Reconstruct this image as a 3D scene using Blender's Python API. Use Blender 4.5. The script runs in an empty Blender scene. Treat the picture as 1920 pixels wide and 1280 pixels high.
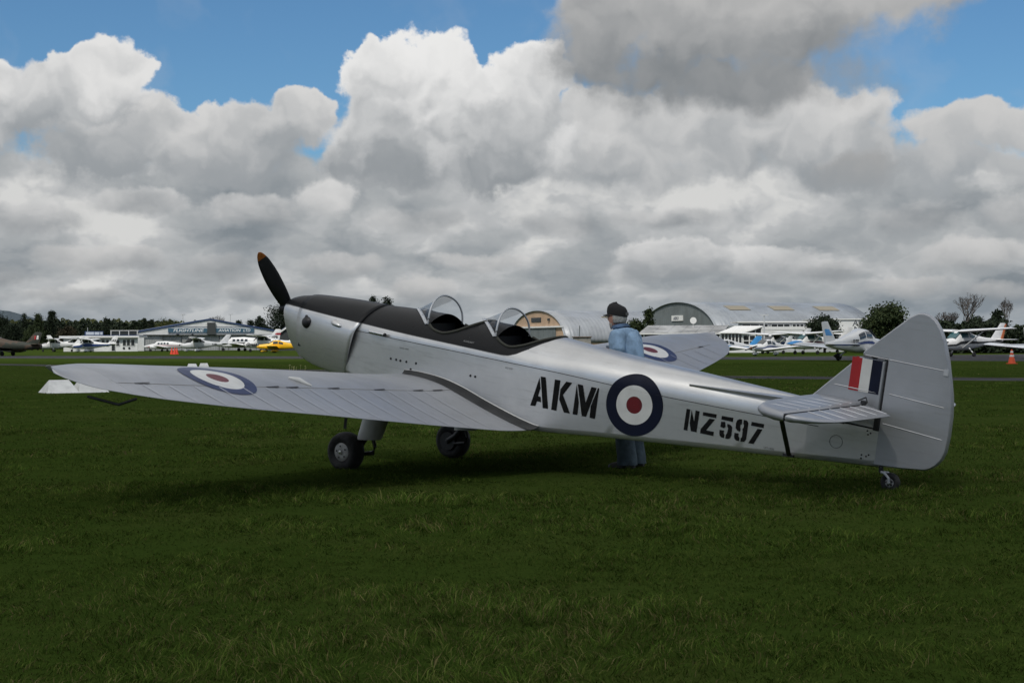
import bpy, bmesh, math, random
import numpy as np
from mathutils import Matrix, Vector, Euler

random.seed(7); rng = np.random.default_rng(7)
S = bpy.context.scene
COL = S.collection
R = math.radians

# ------------------------------------------------------------------ camera
CAM_H, FPX = 1.2431, 2900.2
cam = bpy.data.cameras.new('camera'); camo = bpy.data.objects.new('camera', cam); COL.objects.link(camo)
cam.sensor_width = 36.0; cam.lens = FPX / 1920 * 36.0
cam.clip_start = 0.1; cam.clip_end = 20000
camo.matrix_world = Matrix.Translation((0, 0, CAM_H)) @ Matrix.Rotation(R(90) + .0009, 4, 'X') @ Matrix.Rotation(-.0037, 4, 'Z')
S.camera = camo

# ------------------------------------------------------------------ light and exposure
SUN_EL, SUN_AZ = 52.0, -155.0          # azimuth measured from +Y (away from the camera) to the right
S.view_settings.view_transform = 'Standard'; S.view_settings.look = 'None'
S.view_settings.exposure = 0.0; S.view_settings.gamma = 1.0
S.view_settings.use_curve_mapping = False
sl = bpy.data.lights.new('sun', 'SUN'); sl.energy = 2.9; sl.angle = R(1.5); sl.color = (1, .965, .91)
slo = bpy.data.objects.new('sun', sl); COL.objects.link(slo)
sd = Vector((math.sin(R(SUN_AZ)) * math.cos(R(SUN_EL)), math.cos(R(SUN_AZ)) * math.cos(R(SUN_EL)), math.sin(R(SUN_EL))))
slo.rotation_euler = sd.to_track_quat('Z', 'Y').to_euler(); slo.location = sd * 60


class NT:
    """small helper to chain shader nodes"""
    def __init__(s, tree): s.t = tree; s.n = tree.nodes; s.l = tree.links
    def node(s, typ, **kw):
        n = s.n.new(typ)
        for k, v in kw.items(): setattr(n, k, v)
        return n
    def put(s, sock, v):
        if hasattr(v, 'is_linked') or isinstance(v, bpy.types.NodeSocket): s.l.new(v, sock)
        else: sock.default_value = v
    def m(s, op, a, b=0.0, c=None, clamp=False):
        n = s.n.new('ShaderNodeMath'); n.operation = op; n.use_clamp = clamp
        s.put(n.inputs[0], a); s.put(n.inputs[1], b)
        if c is not None: s.put(n.inputs[2], c)
        return n.outputs[0]
    def v(s, op, a, b=None, scale=None):
        n = s.n.new('ShaderNodeVectorMath'); n.operation = op
        s.put(n.inputs[0], a)
        if b is not None: s.put(n.inputs[1], b)
        if scale is not None: s.put(n.inputs['Scale'], scale)
        return n.outputs['Value'] if op in ('DOT_PRODUCT', 'LENGTH', 'DISTANCE') else n.outputs[0]
    def xyz(s, x, y, z):
        n = s.n.new('ShaderNodeCombineXYZ')
        for i, q in enumerate((x, y, z)): s.put(n.inputs[i], q)
        return n.outputs[0]
    def sep(s, a):
        n = s.n.new('ShaderNodeSeparateXYZ'); s.put(n.inputs[0], a); return n.outputs
    def noise(s, vec, scale=1.0, detail=4.0, rough=.55, dist=0.0, out='Fac', lac=2.0):
        n = s.n.new('ShaderNodeTexNoise'); s.put(n.inputs['Vector'], vec); s.put(n.inputs['Scale'], scale)
        n.inputs['Detail'].default_value = detail; n.inputs['Roughness'].default_value = rough
        n.inputs['Distortion'].default_value = dist; n.inputs['Lacunarity'].default_value = lac
        return n.outputs[out]
    def ss(s, x, a, b, lo=0.0, hi=1.0):
        n = s.n.new('ShaderNodeMapRange'); n.interpolation_type = 'SMOOTHSTEP'
        for k, q in zip(('Value', 'From Min', 'From Max', 'To Min', 'To Max'), (x, a, b, lo, hi)): s.put(n.inputs[k], q)
        return n.outputs[0]
    def lin(s, x, a, b, lo=0.0, hi=1.0, clamp=True):
        n = s.n.new('ShaderNodeMapRange'); n.clamp = clamp
        for k, q in zip(('Value', 'From Min', 'From Max', 'To Min', 'To Max'), (x, a, b, lo, hi)): s.put(n.inputs[k], q)
        return n.outputs[0]
    def mix(s, f, a, b):
        n = s.n.new('ShaderNodeMix'); n.data_type = 'RGBA'
        s.put(n.inputs[0], f); s.put(n.inputs[6], a); s.put(n.inputs[7], b)
        return n.outputs[2]
    def ramp(s, f, pts):
        n = s.n.new('ShaderNodeValToRGB'); s.put(n.inputs[0], f); e = n.color_ramp.elements
        while len(e) < len(pts): e.new(.5)
        for q, (p, c) in zip(e, pts): q.position = p; q.color = (*c, 1) if len(c) == 3 else c
        return n.outputs[0]
    def rgb(s, c):
        n = s.n.new('ShaderNodeRGB'); n.outputs[0].default_value = (*c, 1); return n.outputs[0]


# ------------------------------------------------------------------ sky: Nishita blue with banks of cumulus
world = bpy.data.worlds.new('World'); S.world = world; world.use_nodes = True
wt = world.node_tree; wt.nodes.clear(); N = NT(wt)
sky = N.node('ShaderNodeTexSky'); sky.sky_type = 'NISHITA'; sky.sun_disc = False
sky.sun_elevation = R(SUN_EL); sky.sun_rotation = R(SUN_AZ); sky.altitude = 50; sky.air_density = 1.0; sky.dust_density = .4; sky.ozone_density = 1.6
D = N.node('ShaderNodeTexCoord').outputs['Generated']
D = N.v('NORMALIZE', D)
dx, dy, dz = N.sep(D)
el = N.m('MULTIPLY', N.m('ARCSINE', dz), 57.2958)
az = N.m('MULTIPLY', N.m('ARCTAN2', dx, dy), 57.2958)
azw = N.m('SUBTRACT', N.m('PINGPONG', N.m('ADD', az, 22.0), 44.0), 22.0)
deg = N.xyz(azw, el, 0.0)


def noise2(vec, scale, detail, rough, out='Fac', dist=0.0):
    n = N.node('ShaderNodeTexNoise', noise_dimensions='2D'); N.put(n.inputs['Vector'], vec); n.inputs['Scale'].default_value = scale
    n.inputs['Detail'].default_value = detail; n.inputs['Roughness'].default_value = rough; n.inputs['Distortion'].default_value = dist
    return n.outputs[out]


def puff(vec, sc, det=1.6):
    n = N.node('ShaderNodeTexVoronoi', voronoi_dimensions='2D', feature='F1', normalize=True); N.put(n.inputs['Vector'], vec)
    n.inputs['Scale'].default_value = sc; n.inputs['Detail'].default_value = det; n.inputs['Roughness'].default_value = .5; n.inputs['Lacunarity'].default_value = 2.3
    return n.outputs['Distance']


# puffs: warped cell noise taken twice, a little apart along the light, gives rounded heads with soft relief
wv = N.v('SUBTRACT', noise2(deg, .42, 5, .54, 'Color'), (.5, .5, .5))
wx, wz, wy = N.sep(wv)
pd = N.v('ADD', deg, N.v('SCALE', wv, scale=2.6))
q0 = puff(pd, .36); q1 = puff(N.v('ADD', pd, (-.30, .55, 0.0)), .36)
emb = N.m('SUBTRACT', q1, q0)
big = noise2(N.v('ADD', deg, (31.0, 7.0, 3.0)), .15, 2, .5)
blot = noise2(N.v('ADD', pd, (11.0, 2.0, 0.0)), .30, 3, .5)
wisp = noise2(N.v('ADD', deg, (3.0, 17.0, 9.0)), 1.2, 4, .6)
U = N.m('ADD', azw, N.m('MULTIPLY', wx, 2.2)); V = N.m('ADD', el, N.m('MULTIPLY', wz, 2.0))
P = N.xyz(U, V, 0.0)
lump = N.m('ADD', N.m('MULTIPLY', N.m('SUBTRACT', .42, q0), .85), N.m('MULTIPLY', N.m('SUBTRACT', wisp, .5), .34))
K = .019756
def px(x, y): return ((x - 960) * K, (642.6 - y) * K)


def bank(ells, base_y, top_y, soft, lo, hi, relief, tone=0.0, low=False):
    """one cumulus bank: union of ellipses with puffed edges, grey base to white top"""
    f = None
    for (x, y, rx, ry) in ells:
        a, e = px(x, y)
        q = N.v('MULTIPLY', N.v('SUBTRACT', PL if low else P, (a, e, 0)), (1 / (rx * K), 1 / (ry * K), 0))
        g = N.m('SUBTRACT', 1.0, N.v('LENGTH', q))
        f = g if f is None else N.m('SMOOTH_MAX', f, g, .30)
    yb, yt = px(0, base_y)[1], px(0, top_y)[1]
    h = N.lin(N.m('ADD', el, N.m('MULTIPLY', wz, .5 if low else 1.5)), yb, yt)
    f = N.m('ADD', f, lumpL if low else lump)
    alpha = N.ss(f, 0.0, N.lin(h, 0.0, .8, soft * 3.0, soft))
    sh = N.m('ADD', N.m('MULTIPLY', h, .74), N.m('MULTIPLY', embL if low else emb, relief))
    sh = N.m('ADD', sh, N.m('MULTIPLY', N.m('SUBTRACT', blot, .47 - tone), .80))
    edge = N.ss(f, .45, .0)
    sh = N.m('ADD', sh, N.m('MULTIPLY', edge, N.lin(h, .2, 1.0, .02, .24)), clamp=True)
    lo_ = N.rgb([lo * k for k in (.93, 1.0, 1.06)]); hi_ = N.rgb([hi * c for c in (1.0, .995, .985)])
    return alpha, N.mix(N.ss(sh, -.05, 1.0), lo_, hi_)


base = N.v('MULTIPLY', sky.outputs[0], (.046, .070, .087))
veil = N.ss(blot, .52, .80)
col = N.mix(N.m('MULTIPLY', veil, .16), base, N.rgb((.42, .47, .55)))
# broken cumulus above and around the field of view
od = N.m('ADD', N.m('ABSOLUTE', dz), .16)
on = noise2(N.xyz(N.m('DIVIDE', dx, od), N.m('DIVIDE', dy, od), 0.0), 1.15, 5, .56)
oa = N.m('MULTIPLY', N.ss(on, .38, .54), N.ss(el, 14.0, 21.0))
oc = N.mix(N.ss(N.m('ADD', on, N.m('MULTIPLY', emb, .3)), .46, .78), N.rgb((.98, .975, .96)), N.rgb((.46, .47, .485)))
col = N.mix(oa, col, oc)
# the deck of stratocumulus that fills the sky down to the horizon: lit heads above grey bases, smaller with distance
den = N.m('ADD', N.m('MAXIMUM', dz, 0.0), .060)
lu = N.m('MULTIPLY', azw, .135); lv = N.m('LOGARITHM', den, 2.718)
lowv = N.xyz(lu, N.m('MULTIPLY', lv, 1.75), 0.0)
lw = N.v('SUBTRACT', noise2(lowv, 2.6, 4, .6, 'Color'), (.5, .5, .5))
lp = N.v('ADD', lowv, N.v('SCALE', lw, scale=.42))
n0 = noise2(lp, 1.6, 4, .5); n1 = noise2(N.v('ADD', lp, (-.08, .24, 0.0)), 1.6, 2, .5)
p0 = puff(lp, 2.0); p1 = puff(N.v('ADD', lp, (-.06, .17, 0.0)), 2.0)
l2 = noise2(N.v('ADD', lowv, (9.0, 4.0, 2.0)), .75, 3, .5)
ls = N.m('ADD', N.m('MULTIPLY', N.m('SUBTRACT', n0, n1), 1.25), N.m('MULTIPLY', N.m('SUBTRACT', p1, p0), .95))
ls = N.m('ADD', N.m('ADD', ls, N.lin(l2, .30, .70, .0, .60, False)), .24, clamp=True)
lowc = N.ramp(ls, [(0.0, (.22, .25, .275)), (.28, (.305, .33, .35)), (.55, (.39, .41, .422)), (.78, (.49, .502, .51)), (1.0, (.65, .652, .642))])
la = N.ss(N.m('ADD', el, N.m('ADD', N.m('MULTIPLY', wz, 3.0), N.m('MULTIPLY', lump, -1.8))), 7.2, 6.2)
col = N.mix(la, col, lowc)
PL = N.xyz(N.m('ADD', azw, N.m('MULTIPLY', wx, 1.2)), N.m('ADD', el, N.m('MULTIPLY', wz, .9)), 0.0)
lumpL = N.m('ADD', N.m('MULTIPLY', N.m('SUBTRACT', .42, p0), 1.0), N.m('MULTIPLY', N.m('SUBTRACT', wisp, .5), .5)); embL = N.m('SUBTRACT', p1, p0)
for b in [([(790, 555, 70, 30), (1000, 560, 90, 16), (520, 548, 110, 18), (150, 556, 140, 20), (1350, 560, 120, 14), (1690, 545, 70, 22), (1850, 560, 90, 20)], 585, 515, .42, .27, .56, .6, .02),
          ([(420, 505, 80, 34), (200, 492, 130, 30), (640, 500, 90, 26), (900, 495, 100, 20), (1540, 520, 80, 20), (1800, 490, 120, 36), (30, 520, 90, 26)], 540, 455, .40, .28, .60, .6, .02),
          ([(1270, 492, 130, 40), (1400, 500, 120, 36), (1200, 520, 90, 24)], 545, 440, .26, .30, .70, .7, .06),
          ([(270, 385, 110, 32), (480, 400, 120, 34), (620, 372, 60, 40), (790, 412, 120, 26), (90, 420, 110, 36), (1050, 420, 120, 26), (1250, 410, 120, 24), (1700, 420, 120, 34), (1880, 410, 90, 34)], 460, 345, .36, .29, .68, .7, .04)]:
    a_, c_ = bank(*b, low=True); col = N.mix(N.m('MULTIPLY', a_, .9), col, c_)
BANKS = [
    ([(1830, 262, 170, 46), (1745, 330, 130, 56), (1890, 335, 120, 40)], 385, 235, .32, .36, .60, .7, .05),
    ([(218, 150, 70, 58), (140, 195, 105, 72), (50, 225, 120, 76), (255, 235, 85, 58), (0, 170, 70, 46)], 318, 95, .18, .33, .76, .8, .03),
    ([(565, 228, 68, 58), (475, 268, 118, 62), (350, 262, 130, 62), (220, 300, 150, 60), (420, 315, 160, 55)], 370, 175, .20, .33, .66, .8, .02),
    ([(1300, 262, 190, 86), (1480, 250, 180, 84), (1180, 300, 150, 80), (1580, 318, 120, 66), (1100, 240, 90, 80)], 405, 185, .24, .33, .66, .8, .02),
    ([(830, 128, 86, 74), (730, 150, 90, 66), (965, 190, 114, 86), (790, 235, 150, 100), (920, 270, 190, 88), (1010, 150, 70, 60), (730, 310, 120, 60)], 398, 70, .15, .31, .82, .9, .05),
    ([(1150, 60, 130, 130), (1330, 70, 240, 130), (1490, 60, 210, 124), (1680, 10, 170, 84), (1390, 168, 300, 70), (1120, 120, 110, 90), (1250, 150, 170, 84)], 240, -90, .34, .235, .52, .45, .05),
    ([(1595, 335, 80, 42)], 400, 290, .60, .31, .40, .4, .0),
]
for b in BANKS:
    a_, c_ = bank(*b)
    col = N.mix(a_, col, c_)
# distance haze close to the horizon
hz = N.ss(el, 2.2, .3)
col = N.mix(N.m('MULTIPLY', hz, .55), col, N.rgb((.245, .295, .345)))
col = N.v('SCALE', col, scale=10.0)
bg = N.node('ShaderNodeBackground'); bg.inputs['Strength'].default_value = .1
N.l.new(col, bg.inputs['Color'])
wo = N.node('ShaderNodeOutputWorld'); N.l.new(bg.outputs[0], wo.inputs[0])
world.cycles.sampling_method = 'MANUAL'; world.cycles.sample_map_resolution = 512

S.cycles.use_denoising = True; S.cycles.use_adaptive_sampling = True; S.cycles.adaptive_threshold = .015
S.cycles.max_bounces = 5; S.cycles.diffuse_bounces = 2; S.cycles.glossy_bounces = 3; S.cycles.transparent_max_bounces = 10
S.cycles.caustics_reflective = False; S.cycles.caustics_refractive = False

# ------------------------------------------------------------------ materials
def mat(name, c, rough=.6, metal=0.0, var=.0, vs=3.0, bump=0.0, bs=40.0, spec=.5, c2=None, coat=0.0):
    m = bpy.data.materials.new(name); m.use_nodes = True; n = NT(m.node_tree); b = n.n['Principled BSDF']
    b.inputs['Base Color'].default_value = (*c, 1); b.inputs['Roughness'].default_value = rough
    b.inputs['Metallic'].default_value = metal; b.inputs['Specular IOR Level'].default_value = spec
    b.inputs['Coat Weight'].default_value = coat
    if var or c2:
        o = n.node('ShaderNodeTexCoord').outputs['Object']
        f = n.noise(o, vs, 6, .6)
        if c2 is None: c2 = tuple(max(0, q * (1 - var * 1.4)) for q in c); c1 = tuple(q * (1 + var) for q in c)
        else: c1 = c
        n.l.new(n.mix(n.ss(f, .33, .67), n.rgb(c1), n.rgb(c2)), b.inputs['Base Color'])
        n.l.new(n.lin(f, .3, .7, rough * .85, min(1, rough * 1.15)), b.inputs['Roughness'])
    if bump:
        o = n.node('ShaderNodeTexCoord').outputs['Object']
        bp = n.node('ShaderNodeBump'); bp.inputs['Strength'].default_value = bump; bp.inputs['Distance'].default_value = .02
        n.l.new(n.noise(o, bs, 4, .6), bp.inputs['Height']); n.l.new(bp.outputs[0], b.inputs['Normal'])
    return m


MATS = {}
def mt(key, *a, **k):
    if key not in MATS: MATS[key] = mat(key, *a, **k)
    return MATS[key]


# ------------------------------------------------------------------ mesh helpers
def mesh(name, V, F, smooth=None):
    me = bpy.data.meshes.new(name); me.from_pydata([tuple(map(float, v)) for v in V], [], F)
    if smooth is not None:
        me.polygons.foreach_set('use_smooth', [True] * len(me.polygons))
        me.set_sharp_from_angle(angle=R(smooth))
    me.update(); return me


def link(name, me, m=None, parent=None, loc=None, rot=None):
    o = bpy.data.objects.new(name, me); COL.objects.link(o)
    if m is not None and me is not None and not me.materials: me.materials.append(m)
    if parent is not None: o.parent = parent
    if loc is not None: o.location = loc
    if rot is not None: o.rotation_euler = rot
    return o


def tag(o, label=None, cat=None, group=None, kind=None):
    for k, v in (('label', label), ('category', cat), ('group', group), ('kind', kind)):
        if v: o[k] = v
    return o


def empty(name, loc, rot=(0, 0, 0), label=None, cat=None, group=None):
    o = bpy.data.objects.new(name, None); COL.objects.link(o); o.location = loc; o.rotation_euler = rot
    return tag(o, label, cat, group)


class G:
    """collects shapes into one mesh"""
    def __init__(s): s.V = []; s.F = []
    def add(s, V, F):
        k = len(s.V); s.V += [tuple(v) for v in V]; s.F += [tuple(i + k for i in f) for f in F]; return s
    def box(s, x0, x1, y0, y1, z0, z1):
        return s.add([(x0,y0,z0),(x1,y0,z0),(x1,y1,z0),(x0,y1,z0),(x0,y0,z1),(x1,y0,z1),(x1,y1,z1),(x0,y1,z1)],
                     [(0,3,2,1),(4,5,6,7),(0,1,5,4),(1,2,6,5),(2,3,7,6),(3,0,4,7)])
    def loft(s, rings, cap0=True, cap1=True, closed=True):
        n = len(rings[0]); V = [v for r in rings for v in r]; F = []
        for i in range(len(rings) - 1):
            for j in range(n if closed else n - 1):
                a, b = i * n + j, i * n + (j + 1) % n
                F.append((a, b, b + n, a + n))
        if cap0: F.append(tuple(range(n))[::-1])
        if cap1: F.append(tuple(range((len(rings) - 1) * n, len(rings) * n)))
        return s.add(V, F)
    def tube(s, pts, r, n=8, caps=True, flat=None):
        pts = [Vector(p) for p in pts]; rs = r if hasattr(r, '__len__') else [r] * len(pts); rings = []
        for i, p in enumerate(pts):
            t = (pts[min(i + 1, len(pts) - 1)] - pts[max(i - 1, 0)]).normalized()
            u = t.cross(Vector((0, 0, 1)))
            if u.length < .1: u = t.cross(Vector((0, 1, 0)))
            u.normalize(); w = u.cross(t)
            k = flat or 1.0
            rings.append([p + rs[i] * (math.cos(2*math.pi*j/n) * u * k + math.sin(2*math.pi*j/n) * w) for j in range(n)])
        return s.loft(rings, caps, caps)
    def lathe(s, prof, c=(0,0,0), axis='y', n=24):
        """profile of (radius, along-axis) pairs turned about an axis"""
        rings = []
        for r, a in prof:
            ring = []
            for j in range(n):
                q = 2 * math.pi * j / n; u, w = r * math.cos(q), r * math.sin(q)
                ring.append({'y': (c[0]+u, c[1]+a, c[2]+w), 'x': (c[0]+a, c[1]+u, c[2]+w), 'z': (c[0]+u, c[1]+w, c[2]+a)}[axis])
            rings.append(ring)
        return s.loft(rings)
    def prism(s, poly, fn0, fn1):
        """polygon between two maps of its 2-D points"""
        n = len(poly); return s.add([fn0(*p) for p in poly] + [fn1(*p) for p in poly],
            [tuple(range(n))[::-1], tuple(range(n, 2*n))] + [(i, (i+1) % n, (i+1) % n + n, i + n) for i in range(n)])
    def build(s, name, m, parent=None, smooth=None, loc=None, rot=None):
        return link(name, mesh(name, s.V, s.F, smooth), m, parent, loc, rot)


def plate_mesh(name, poly, t, mapf, rim=.03):
    """thin plate with rounded edges from a 2-D outline; mapf(u, v, w) places it"""
    P = np.array(poly, float)
    if np.sum(P[:, 0] * np.roll(P[:, 1], -1) - np.roll(P[:, 0], -1) * P[:, 1]) < 0: P = P[::-1]
    n = len(P); e = np.roll(P, -1, 0) - P; e /= np.linalg.norm(e, axis=1)[:, None]; nin = np.stack([-e[:, 1], e[:, 0]], 1)
    k = np.roll(nin, 1, 0) + nin; k /= np.maximum(.35, np.sum(k * nin, axis=1))[:, None]
    rings = []
    for off, h in ((rim * 1.35, -.5), (rim, -.5), (rim * .45, -.40), (rim * .1, -.22), (0, 0), (rim * .1, .22), (rim * .45, .40), (rim, .5), (rim * 1.35, .5)):
        rings.append([tuple(q) + (h * t,) for q in P + k * off])
    g_ = G(); g_.loft(rings); return mesh(name, [mapf(*v) for v in g_.V], g_.F, 34)


def text_mesh(txt, size=1.0, shear=0.0, bold=0.0, align='LEFT'):
    cu = bpy.data.curves.new('txt', 'FONT'); cu.body = txt; cu.size = size; cu.shear = shear; cu.offset = bold
    cu.align_x = align; cu.resolution_u = 3
    o = bpy.data.objects.new('txt', cu); COL.objects.link(o)
    dg = bpy.context.evaluated_depsgraph_get(); dg.update()
    me = bpy.data.meshes.new_from_object(o.evaluated_get(dg))
    bpy.data.objects.remove(o); bpy.data.curves.remove(cu); me.materials.clear()
    return me


def text(name, txt, size, m, parent, loc, rot=(R(90), 0, 0), shear=0.0, bold=0.0, align='LEFT', sx=1.0):
    me = text_mesh(txt, size, shear, bold, align); me.name = name
    o = link(name, me, m, parent, loc, rot); o.scale = (sx, 1, 1); return o


def hor(x): return 642.61 - .0037 * (x - 960)
def at(x, d): return ((x - 960) / FPX * d, d)
def zat(x, y, d): return CAM_H + (hor(x) - y) * d / FPX

# ------------------------------------------------------------------ shape curves of the trainer (metres; x aft, y sideways, z up)
def curve(X, Y):
    """smooth (monotone-ish cubic) interpolator through the knots"""
    X = np.array(X, float); Y = np.array(Y, float)
    d = np.diff(Y) / np.diff(X)
    m = np.concatenate([[d[0]], np.where(d[:-1] * d[1:] > 0, 2 * d[:-1] * d[1:] / (d[:-1] + d[1:] + 1e-12), 0), [d[-1]]])
    def f(x):
        x = np.clip(np.asarray(x, float), X[0], X[-1])
        i = np.clip(np.searchsorted(X, x) - 1, 0, len(X) - 2)
        h = X[i + 1] - X[i]; t = (x - X[i]) / h
        return ((2*t**3 - 3*t**2 + 1) * Y[i] + (t**3 - 2*t**2 + t) * h * m[i]
                + (-2*t**3 + 3*t**2) * Y[i + 1] + (t**3 - t**2) * h * m[i + 1])
    return f
W_ = curve([1.1,1.3,1.6,2.0,3.4,4.0,4.5,5.0,5.5,6.1,6.85], [.352,.378,.402,.41,.41,.375,.33,.275,.21,.13,.03])
ZT = curve([1.12,1.7,2.1,2.55,2.9,3.4,3.8,4.5,5.0,5.5,6.0,6.3,6.85], [.275,.305,.312,.325,.325,.305,.28,.24,.222,.20,.18,.165,.12])
ZL = curve([1.1,3.6,4.8,5.9,6.85], [.01,.005,-.028,-.037,-.04])
ZB = curve([1.1,2.0,3.3,4.4,5.45,6.1,6.85], [-.46,-.60,-.60,-.505,-.41,-.355,-.285])
ND = curve([1.0, 3.5, 4.3, 6.9], [1.75, 1.75, 2.15, 2.2])
def deck_z(x, y):
    w, zl = W_(x), ZL(x); h = ZT(x) - zl
    return zl + h * np.maximum(0, 1 - np.minimum(1, np.abs(y) / w) ** ND(x)) ** (1 / ND(x))
def side_y(x, z):
    w, zl = W_(x), ZL(x); h = ZT(x) - zl
    q = np.clip((z - zl) / h, 0, 1)
    return w * (1 - q ** ND(x)) ** (1 / ND(x))
# wing stations: span y -> leading edge, trailing edge, z of trailing edge, thickness above / below chord line
Y_ = [.30, .75, 1.3, 2.33, 3.0, 3.7, 4.3, 4.6, 4.8, 4.95, 5.05, 5.12, 5.15]
LE = curve(Y_, [1.50,1.51,1.53,1.62,1.69,1.77,1.86,1.94,2.06,2.17,2.27,2.36,2.44])
TE = curve(Y_, [3.62,3.58,3.49,3.33,3.22,3.12,3.02,2.95,2.87,2.78,2.69,2.60,2.48])
ZE = curve(Y_, [-.575,-.565,-.525,-.43,-.365,-.30,-.235,-.20,-.172,-.15,-.125,-.10,-.075])
TT = curve(Y_, [.235,.23,.22,.19,.165,.135,.105,.085,.062,.043,.029,.016,.004])
_C = [0,.01,.03,.06,.12,.2,.3,.37,.45,.557,.7,.8,.9,1]
FT = curve(_C, [0,.21,.36,.51,.73,.90,.99,1,.97,.83,.52,.32,.14,.0])
FB = curve(_C, [0,.22,.40,.55,.75,.90,.99,1,.98,.90,.66,.45,.22,.0])
def wing_z(y, x, top=True):
    y = np.abs(y); le, te = LE(y), TE(y); c = np.clip((x - le) / (te - le), 0, 1)
    ch = ZE(y) + .05 * (1 - c)
    return ch + TT(y) * FT(c) if top else ch - .5 * TT(y) * FB(c)

# ------------------------------------------------------------------ ground, taxiways
def ground_material():
    m = bpy.data.materials.new('turf'); m.use_nodes = True; n = NT(m.node_tree); b = n.n['Principled BSDF']
    o = n.node('ShaderNodeTexCoord').outputs['Object']
    big = n.noise(o, .045, 5, .6); mid = n.noise(o, .5, 6, .62); fine = n.noise(o, 14.0, 5, .7)
    streak = n.noise(n.v('MULTIPLY', o, (.05, .5, 1)), 1.0, 5, .6)
    c = n.mix(n.ss(big, .35, .66), n.rgb((.030, .051, .009)), n.rgb((.041, .061, .013)))
    c = n.mix(n.m('MULTIPLY', n.ss(mid, .45, .72), .55), c, n.rgb((.056, .069, .018)))
    c = n.mix(n.m('MULTIPLY', n.ss(streak, .52, .70), .45), c, n.rgb((.026, .046, .008)))
    c = n.mix(n.m('MULTIPLY', n.ss(fine, .50, .75), .55), c, n.rgb((.014, .026, .005)))
    n.l.new(c, b.inputs['Base Color']); b.inputs['Roughness'].default_value = 1.0; b.inputs['Specular IOR Level'].default_value = .0
    bp = n.node('ShaderNodeBump'); bp.inputs['Strength'].default_value = .8; bp.inputs['Distance'].default_value = .06
    n.l.new(n.noise(o, 9.0, 5, .75), bp.inputs['Height']); n.l.new(bp.outputs[0], b.inputs['Normal'])
    return m


g = G(); xs = np.linspace(-3000, 3000, 13); ys = np.linspace(-600, 5400, 13)
g.add([(x, y, 0) for y in ys for x in xs], [(j*13+i, j*13+i+1, (j+1)*13+i+1, (j+1)*13+i) for j in range(12) for i in range(12)])
tag(g.build('ground', ground_material()), 'mown grass airfield reaching to the horizon', 'ground', kind='structure')
asphalt = mat('asphalt', (.040, .040, .043), .95, var=.25, vs=.35, bump=.3, bs=20, spec=.08)
verge = mat('worn_verge', (.085, .082, .045), .95, var=.45, vs=.35, spec=.1)


def strip(name, near, far, m, label, z=.004):
    gg = G(); n = len(near)
    gg.add([(x, y, z) for x, y in near] + [(x, y, z) for x, y in far], [(i, i + 1, n + i + 1, n + i) for i in range(n - 1)])
    return tag(gg.build(name, m), label, name, kind='structure')


strip('taxiway', [(-110, 192), (-47, 141), (-31, 134), (16.5, 109), (31, 95.5), (75, 58)], [(-130, 250), (-56, 172), (-39, 163), (19.6, 128), (50, 146), (130, 92)], asphalt, 'wide dark asphalt taxiway in front of the parked aeroplanes')
NA = [(-75, 141), (-31.4, 94.5), (-10.6, 71.4), (7.2, 53.4), (16.4, 48.0), (44, 30)]
FA = [(-77, 148), (-32.6, 99.5), (-10.9, 74.6), (7.3, 56.2), (17.2, 51.2), (47, 32.5)]
strip('perimeter_track', NA, FA, asphalt, 'narrow dark perimeter track crossing the grass')
strip('track_edge', FA, [(x - .35, y + 1.1) for x, y in FA], verge, 'pale worn edge along the narrow track', .006)
strip('track_edge', [(x + .1, y - .45) for x, y in NA], NA, verge, 'thin dry verge on the near side of the narrow track', .006)

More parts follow.
